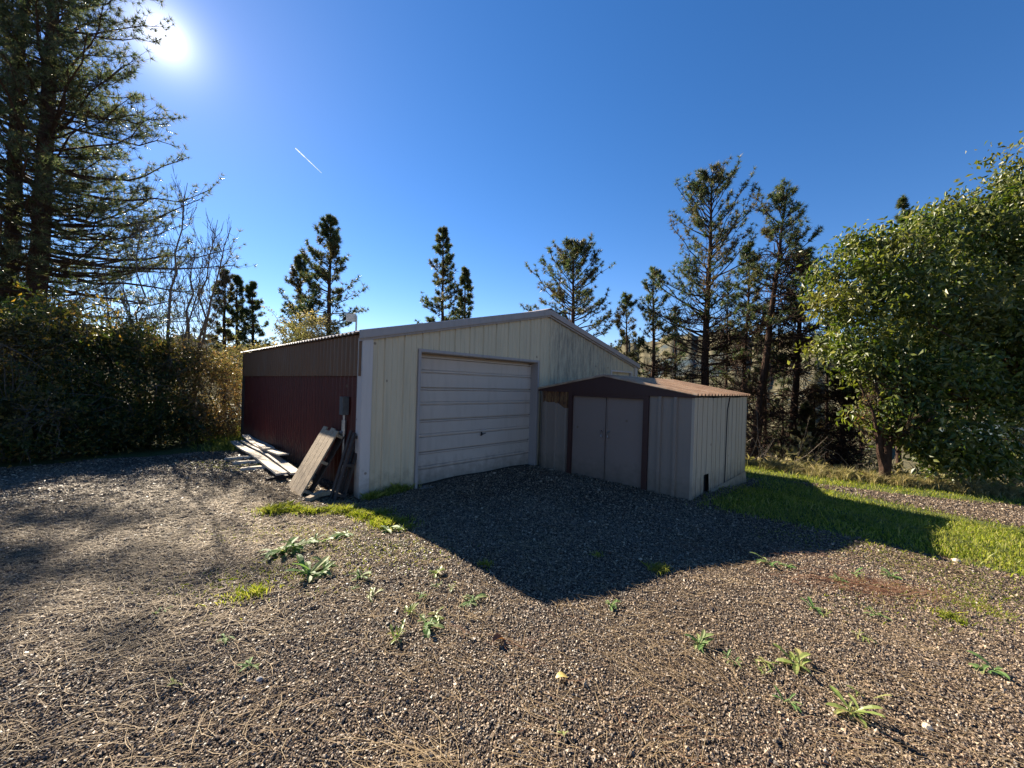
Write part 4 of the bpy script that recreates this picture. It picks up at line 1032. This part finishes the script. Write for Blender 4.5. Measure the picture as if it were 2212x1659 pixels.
WD = [(590, 1203, .19, 12, 'leftmost weed of the dense leafy row below the bright grass strip', 'weed'),
 (618, 1196, .19, 12, 'second weed from the left in the dense leafy row', 'weed'),
 (648, 1188, .18, 12, 'third weed from the left in the dense leafy row', 'weed'),
 (690, 1172, .17, 12, 'weed where the leafy row rises toward the grass strip', 'weed'),
 (745, 1158, .17, 12, 'last weed at the right end of the leafy row', 'weed'),
 (668, 1243, .17, 11, 'silvery sprawling weed below the leafy row, its left half', 'weed'),
 (702, 1234, .17, 11, 'silvery sprawling weed below the leafy row, its right half', 'weed'),
 (778, 1250, .09, 13, 'upright round weed right of the silvery sprawling pair', 'weed'),
 (766, 1274, .06, 9, 'tiny weed tucked under the upright round weed', 'weed'),
 (800, 1291, .08, 9, 'pale little weed below the upright round weed', 'weed_y'),
 (345, 1327, .07, 7, 'small lone weed far left in the gravel', 'weed'),
 (488, 1382, .06, 7, 'tiny weed among straw in the left gravel', 'weed'),
 (543, 1443, .075, 9, 'star-shaped white-leaved weed in the lower left gravel', 'weed'),
 (840, 1148, .17, 12, 'weed at the right foot of the bright grass strip', 'weed'),
 (868, 1148, .09, 10, 'weed touching the shadow edge beside the grass strip', 'weed_y'),
 (943, 1243, .08, 12, 'topmost weed of the loose line running down the middle', 'weed_y'),
 (940, 1270, .06, 9, 'second weed down the loose line in the middle', 'weed'),
 (912, 1292, .07, 10, 'third weed down the loose middle line', 'weed'),
 (885, 1328, .07, 12, 'weed left of the two big rosettes in the middle line', 'weed_y'),
 (920, 1352, .12, 13, 'big pale rosette low in the middle line', 'weed'),
 (944, 1336, .07, 11, 'rosette just above right of the big pale one', 'weed_y'),
 (862, 1378, .08, 11, 'lowest weed of the middle line, with bright green heart', 'weed_y'),
 (1020, 1302, .12, 15, 'many-leaved upright weed right of the middle line', 'weed'),
 (975, 1275, .05, 8, 'tiny weed between the middle line and the upright weed', 'weed_y'),
 (1322, 1312, .08, 14, 'lone round rosette below the tip of the big shadow', 'weed'),
 (1660, 1220, .16, 12, 'weed near the lower right edge of the big shadow', 'weed'),
 (1700, 1226, .08, 9, 'smaller weed just right of the one near the shadow edge', 'weed'),
 (1757, 1318, .09, 9, 'dark green upright weed in the right gravel', 'weed'),
 (1782, 1333, .06, 7, 'pale round-leaved weed below the dark green upright one', 'weed_y'),
 (1890, 1332, .10, 12, 'bluish spreading weed in the right gravel below the red needles', 'weed'),
 (1858, 1378, .07, 10, 'yellow low weed in the right gravel', 'weed_y'),
 (1510, 1395, .10, 14, 'spidery pale rosette right of centre', 'weed'),
 (1580, 1432, .06, 8, 'little weed right of the spidery rosette', 'weed'),
 (1652, 1436, .07, 8, 'yellowish weed left of the bright double rosette', 'weed_y'),
 (1645, 1456, .06, 7, 'thin weed just below the yellowish weed', 'weed_y'),
 (1722, 1440, .10, 13, 'bright double rosette in the right foreground', 'weed_y'),
 (1843, 1545, .12, 13, 'largest yellow-green weed in the lower right foreground', 'weed_y'),
 (1868, 1512, .07, 7, 'small upright weed behind the largest weed', 'weed_y'),
 (1700, 1522, .07, 8, 'faint spreading weed left of the largest weed', 'weed'),
 (2135, 1452, .10, 10, 'dark spreading weed near the right picture edge', 'weed'),
 (1815, 1257, .08, 9, 'weed on the left end of the red needle patch', 'weed'),
 (1850, 1245, .08, 9, 'weed above the red needle patch', 'weed'),
 (1925, 1248, .10, 10, 'weed at the top right of the red needle patch', 'weed'),
 (1215, 1590, .05, 6, 'small grey-leaved sprig near the bottom centre', 'weed_y'),
 (380, 1480, .05, 5, 'withered pale sprig in the lower left gravel', 'weed_y')]
for (px, py, sz, n, lb, m) in WD: weed(px, py, sz, n, lb, m, wd=.2 if sz < .08 else .24)
# fallen leaves and stones
def fallen(px, py, L, col, label, az, curl):
    c = gp(px, py, .012); d = np.array([math.cos(az), math.sin(az), 0]); s = np.array([-d[1], d[0], 0]); V = []; F = []
    for j, q in enumerate(np.linspace(0, 1, 8)):
        w = L*.22*math.sin(min(q*1.15+.05, 1)*math.pi)**.7
        for e in (-1, 0, 1): V.append(c+d*L*(q-.5)+s*w*e+Z*(abs(e)*w*curl+.012*math.sin(q*5)))
    for j in range(7):
        b_ = 3*j; F += [(b_, b_+1, b_+4, b_+3), (b_+1, b_+2, b_+5, b_+4)]
    tag(make('fallen_leaf', np.array(V), F, leafmat('leaf_'+str(px), [(0, col), (1, col)], .25, .5), origin=c, smooth=True), label, 'leaf')
fallen(1217, 1466, .085, (.62, .48, .16), 'flat yellow fallen leaf on the gravel', .25, .15)
fallen(1080, 1387, .11, (.20, .10, .045), 'curled brown fallen leaf on the gravel', .6, .9)
def rock(px, py, r_, label, sc=(1, .8, .6), m='concrete'):
    c = gp(px, py, r_*.3); rg = np.random.default_rng(int(px))
    import bmesh
    bm = bmesh.new(); bmesh.ops.create_icosphere(bm, subdivisions=2, radius=r_)
    V = np.array([v.co[:] for v in bm.verts])*np.array(sc); V *= 1+.18*np.sin(V[:, :1]*90/ (r_*40)+1)*np.cos(V[:, 1:2]*70/(r_*40)); V *= 1+rg.normal(size=(len(V), 1))*.05
    F = [tuple(v.index for v in f.verts) for f in bm.faces]; bm.free()
    tag(make('stone', V+c, F, M[m], origin=c), label, 'stone')
M['palestone'] = simple('pale_stone', (.55, .45, .32), .8)
rock(2003, 1574, .022, 'rounded pale tan stone in the lower right gravel', m='palestone')
rock(2066, 1214, .035, 'white stone at the lower edge of the lawn', m='palestone')
rock(560, 1470, .018, 'dark stone in the lower left gravel', m='concrete')
# ---------------------------------------------------------------- gravel stones
def stones():
    rg = np.random.default_rng(12)
    oct_ = np.array([[1, 0, 0], [-1, 0, 0], [0, 1, 0], [0, -1, 0], [0, 0, 1], [0, 0, -1.]])
    of = np.array([[0, 2, 4], [2, 1, 4], [1, 3, 4], [3, 0, 4], [2, 0, 5], [1, 2, 5], [3, 1, 5], [0, 3, 5]])
    D = 16500; xs = []; ys = []
    # sample depth with density falling as 1/r^2 beyond 2.4 m
    n1 = int(D*2.9*(2.4**2-1.25**2)/2); y1 = np.sqrt(rg.uniform(1.25**2, 2.4**2, n1))
    n2 = int(D*2.9*2.4**2*math.log(9.5/2.4)); y2 = 2.4*np.exp(rg.uniform(0, math.log(9.5/2.4), n2))
    y = np.concatenate([y1, y2]); x = rg.uniform(-1.45, 1.45, len(y))*y
    m = lawn_mask(x, y)
    u = (x-C0[0])*.7071+(y-C0[1])*.7071; v = (x-C0[0])*-.7071+(y-C0[1])*.7071
    ing = (u > -.05) & (v > .05)
    patch = np.sin(x*1.3+.7)*np.sin(y*1.9+.2)+.6*np.sin(x*3.1-y*2.3)
    k = (m < .4) & ~ing & (rg.random(len(x)) < np.clip(.95+.4*patch, .45, 1))
    x, y = x[k], y[k]; n = len(x)
    r_ = np.exp(rg.normal(size=n)*  .34)*.0044*np.clip((y/2.4)**.75, 1, 2.6)
    r_ = np.clip(r_, .003, .03)
    sc = np.stack([r_*rg.uniform(.8, 1.5, n), r_*rg.uniform(.7, 1.1, n), r_*rg.uniform(.4, .8, n)], 1)
    L = oct_[None]*sc[:, None]*rg.uniform(.75, 1.25, (n, 6, 1))
    L = L+rg.normal(size=(n, 6, 3))*r_[:, None, None]*.15
    az = rg.uniform(0, 6.28, n); tl = rg.normal(size=n)*.35
    c, s = np.cos(tl), np.sin(tl); xx, zz = L[:, :, 0]*c[:, None]-L[:, :, 2]*s[:, None], L[:, :, 0]*s[:, None]+L[:, :, 2]*c[:, None]; L[:, :, 0], L[:, :, 2] = xx, zz
    c, s = np.cos(az), np.sin(az); xx, yy = L[:, :, 0]*c[:, None]-L[:, :, 1]*s[:, None], L[:, :, 0]*s[:, None]+L[:, :, 1]*c[:, None]; L[:, :, 0], L[:, :, 1] = xx, yy
    cen = np.stack([x, y, terr(x, y)+r_*rg.uniform(.0, .9, n)], 1)
    V = (cen[:, None]+L).reshape(-1, 3); F = (np.arange(n)[:, None, None]*6+of[None]).reshape(-1, 3)
    tag(make('gravel', V, F, M['stone']), 'loose crushed gravel covering the yard', 'gravel', kind='stuff')
stones()
def needles(name, n, m, label, region, clump=40, L0=.10, L1=.20, w=.0017, dirmain=None):
    rg = np.random.default_rng(n)
    x, y, az0 = region(rg, n, clump)
    az = az0
    L = rg.uniform(L0, L1, n); d = np.stack([np.cos(az), np.sin(az), np.zeros(n)], 1); s = np.stack([-d[:, 1], d[:, 0], np.zeros(n)], 1)
    bend = rg.normal(size=n)[:, None]*.14*L[:, None]
    ww = (w*np.clip(y/2.2, 1, 3.2))[:, None]
    z = terr(x, y)+rg.uniform(.008, .022, n); c = np.stack([x, y, z], 1); V = []
    for q in (0, .33, .67, 1):
        p = c+d*(L*(q-.5))[:, None]+s*bend*(4*(q-.5)**2)+Z*rg.uniform(-.003, .006, (n, 1))
        V += [p-s*ww*.5, p+s*ww*.5]
    V = np.stack(V, 1).reshape(-1, 3); k = np.arange(n)[:, None]*8
    F = np.concatenate([k+np.array([[0, 1, 3, 2]]), k+np.array([[2, 3, 5, 4]]), k+np.array([[4, 5, 7, 6]])])
    tag(make(name, V, F, M[m]), label, 'pine needles', kind='stuff')
def reg_all(rg, n, clump):
    nc = n//clump+1
    y = 1.3*np.exp(rg.uniform(0, math.log(8/1.3), nc)); x = rg.uniform(-1.4, 1.4, nc)*y
    az = np.where(x < -.3*y, R(25), R(-35))+rg.normal(size=nc)*.5
    i = np.repeat(np.arange(nc), clump)[:n]; lone = rg.random(n) < .35
    sp = np.where(lone, .9, .13)*np.clip(y[i]/3, .5, 2)
    X = x[i]+rg.normal(size=n)*sp*1.3; Y = np.clip(y[i]+rg.normal(size=n)*sp, 1.2, 9); A = az[i]+rg.normal(size=n)*np.where(lone, 1.5, .35)
    u = (X-C0[0])*.7071+(Y-C0[1])*.7071; v = (X-C0[0])*-.7071+(Y-C0[1])*.7071
    bad = (u > -.1) & (v > 0); Y = np.where(bad, rg.uniform(1.5, 4, n), Y); X = np.where(bad, rg.uniform(-1.3, 1.3, n)*Y, X)
    return X, Y, A
needles('pine_straw', 5000, 'straw', 'pale dry pine needles strewn over the gravel', reg_all, 26)
def reg_left(rg, n, clump):
    c = np.array([gp(*p)[:2] for p in ((60, 1190), (180, 1130), (300, 1090), (420, 1060), (540, 1075), (600, 1060), (480, 1130), (250, 1190), (100, 1260), (360, 1180), (420, 1290), (160, 1230), (20, 1330))])
    i = rg.integers(0, len(c), n); q = c[i]+rg.normal(size=(n, 2))*np.array([1.1, .65])
    return q[:, 0], q[:, 1], R(20)+rg.normal(size=n)*.8
needles('straw_litter', 12000, 'straw', 'thick pale straw litter left of the garage', reg_left, 26, .05, .15)
def reg_red(rg, n, clump):
    c = np.array([gp(*p)[:2] for p in ((1850, 1262), (1900, 1270), (1950, 1278), (1750, 1240), (1720, 1195), (1960, 1300), (1100, 1385), (1490, 1180), (420, 1270), (1830, 1590), (1550, 1640), (860, 1480), (1180, 1560), (2090, 1222))])
    wgt = np.array([6, 7, 5, 2, 3, 1.5, 1, 2, .6, .8, .5, .4, .5, 1.5]); i = rg.choice(len(c), n, p=wgt/wgt.sum())
    q = c[i]+rg.normal(size=(n, 2))*np.array([.3, .12])
    return q[:, 0], q[:, 1], R(-15)+rg.normal(size=n)*.5
needles('red_needles', 900, 'redstraw', 'red-brown fallen pine needles gathered in the right gravel', reg_red, 26, .06, .16)
# sparse grass between gravel stones
def sparse():
    c = [gp(*p)[:2] for p in ((700, 1150), (800, 1180), (860, 1200), (640, 1230), (520, 1260), (1960, 1310), (2050, 1295), (2140, 1290), (1880, 1190), (1750, 1160), (1960, 1215), (2150, 1260), (560, 1150), (500, 1010), (460, 1000))]
    c = np.array(c); n = 5200; i = rng.integers(0, len(c), n); q = c[i]+rng.normal(size=(n, 2))*np.array([.32, .16])
    V, F = blades(q[:, 0], q[:, 1], rng.uniform(.012, .04, n), rng, .005, .7)
    tag(make('sparse_grass', V, F, M['grass']), 'thin green grass sprouting between the gravel stones', 'grass', kind='stuff')
sparse()
# contrail, a thin cloud far up
a = P(638, 320, 5200); b = P(695, 374, 5000)
m_, nt, bs = mat('contrail_vapour')
tl = N(nt, 'ShaderNodeBsdfTranslucent', Color=(1, 1, 1, 1)); df = N(nt, 'ShaderNodeBsdfDiffuse', Color=(1, 1, 1, 1)); mx = N(nt, 'ShaderNodeMixShader', Fac=.85)
nt.links.new(df.outputs[0], mx.inputs[1]); nt.links.new(tl.outputs[0], mx.inputs[2]); tr_ = N(nt, 'ShaderNodeBsdfTransparent'); m2 = N(nt, 'ShaderNodeMixShader'); nt.links.new(ramp(nt, noise(nt, .02, 6, pos(nt)), [(.35, (.75,)*3), (.6, (.25,)*3)]), m2.inputs[0]); nt.links.new(mx.outputs[0], m2.inputs[1]); nt.links.new(tr_.outputs[0], m2.inputs[2]); nt.links.new(m2.outputs[0], nt.nodes['Material Output'].inputs['Surface'])
pts = np.array([a*(1-q)+b*q for q in np.linspace(0, 1, 12)])
dirc = nrm(b-a); si = nrm(np.cross(dirc, pts[0])); upv = nrm(pts[0]); V = []; F = []
for i, p in enumerate(pts):
    rad = 8.5-6.8*i/11
    for e in range(5):
        g_ = (e-2)/2*1.2; V.append(p+si*math.sin(g_)*rad-upv*math.cos(g_)*rad)
    if i:
        for e in range(4): F.append((5*i-5+e, 5*i-4+e, 5*i+1+e, 5*i+e))
V = np.array(V)
tag(make('contrail', V, F, m_, smooth=True), 'short white vapour trail in the blue sky right of the sun', 'contrail')
# ---------------------------------------------------------------- light
SAZ, SEL = R(-43.2), R(32.6)
sd = np.array([math.sin(SAZ)*math.cos(SEL), math.cos(SAZ)*math.cos(SEL), math.sin(SEL)])
L = bpy.data.lights.new('sun', 'SUN'); L.energy = 5.0; L.angle = R(.5); L.color = (1, .89, .72)
lo = bpy.data.objects.new('sun', L); COL.objects.link(lo)
from mathutils import Vector
lo.rotation_euler = Vector(sd.tolist()).to_track_quat('Z', 'Y').to_euler(); lo.location = (sd*60).tolist()
w = bpy.data.worlds.new('World'); scene.world = w; w.use_nodes = True; nt = w.node_tree
bg = nt.nodes['Background']
sky = nt.nodes.new('ShaderNodeTexSky'); sky.sky_type = 'NISHITA'; sky.sun_disc = False; sky.sun_elevation = SEL; sky.sun_rotation = SAZ
sky.altitude = 900; sky.air_density = 1.0; sky.dust_density = .05; sky.ozone_density = 3.0
bg.inputs['Strength'].default_value = .050
# sun glare painted into the sky colour, fading away from the sun
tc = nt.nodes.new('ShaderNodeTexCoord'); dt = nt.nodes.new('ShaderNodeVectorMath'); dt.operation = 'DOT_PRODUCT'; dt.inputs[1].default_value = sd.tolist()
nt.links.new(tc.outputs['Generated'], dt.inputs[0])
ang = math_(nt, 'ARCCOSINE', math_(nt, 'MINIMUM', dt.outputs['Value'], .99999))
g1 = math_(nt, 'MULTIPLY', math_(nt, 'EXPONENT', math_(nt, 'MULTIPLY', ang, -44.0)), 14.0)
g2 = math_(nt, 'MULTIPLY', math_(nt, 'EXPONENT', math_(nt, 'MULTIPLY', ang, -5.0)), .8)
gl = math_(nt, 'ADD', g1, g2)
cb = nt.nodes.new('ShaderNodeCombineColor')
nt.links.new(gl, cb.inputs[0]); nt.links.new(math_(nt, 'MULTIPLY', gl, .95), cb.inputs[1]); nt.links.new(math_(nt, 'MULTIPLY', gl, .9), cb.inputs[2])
hs = nt.nodes.new('ShaderNodeHueSaturation'); hs.inputs['Saturation'].default_value = 1.27; nt.links.new(sky.outputs[0], hs.inputs['Color'])
sk1 = mix(nt, 1.0, hs.outputs[0], (1.12, .96, 1.03), 'MULTIPLY')
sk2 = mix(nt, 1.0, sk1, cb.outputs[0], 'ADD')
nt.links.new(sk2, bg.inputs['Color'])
# ---------------------------------------------------------------- camera
cam = bpy.data.cameras.new('camera'); co = bpy.data.objects.new('camera', cam); COL.objects.link(co)
co.location = (0, 0, CH); co.rotation_euler = (R(90), -ROLL, 0)
cam.sensor_width = 36; cam.lens = K/2212*36; cam.clip_end = 20000; cam.clip_start = .05
scene.camera = co
scene.render.engine = 'CYCLES'
scene.render.resolution_x = 1024; scene.render.resolution_y = 768
vs = scene.view_settings; vs.view_transform = 'Standard'; vs.look = 'None'; vs.exposure = 1.78; vs.gamma = 1
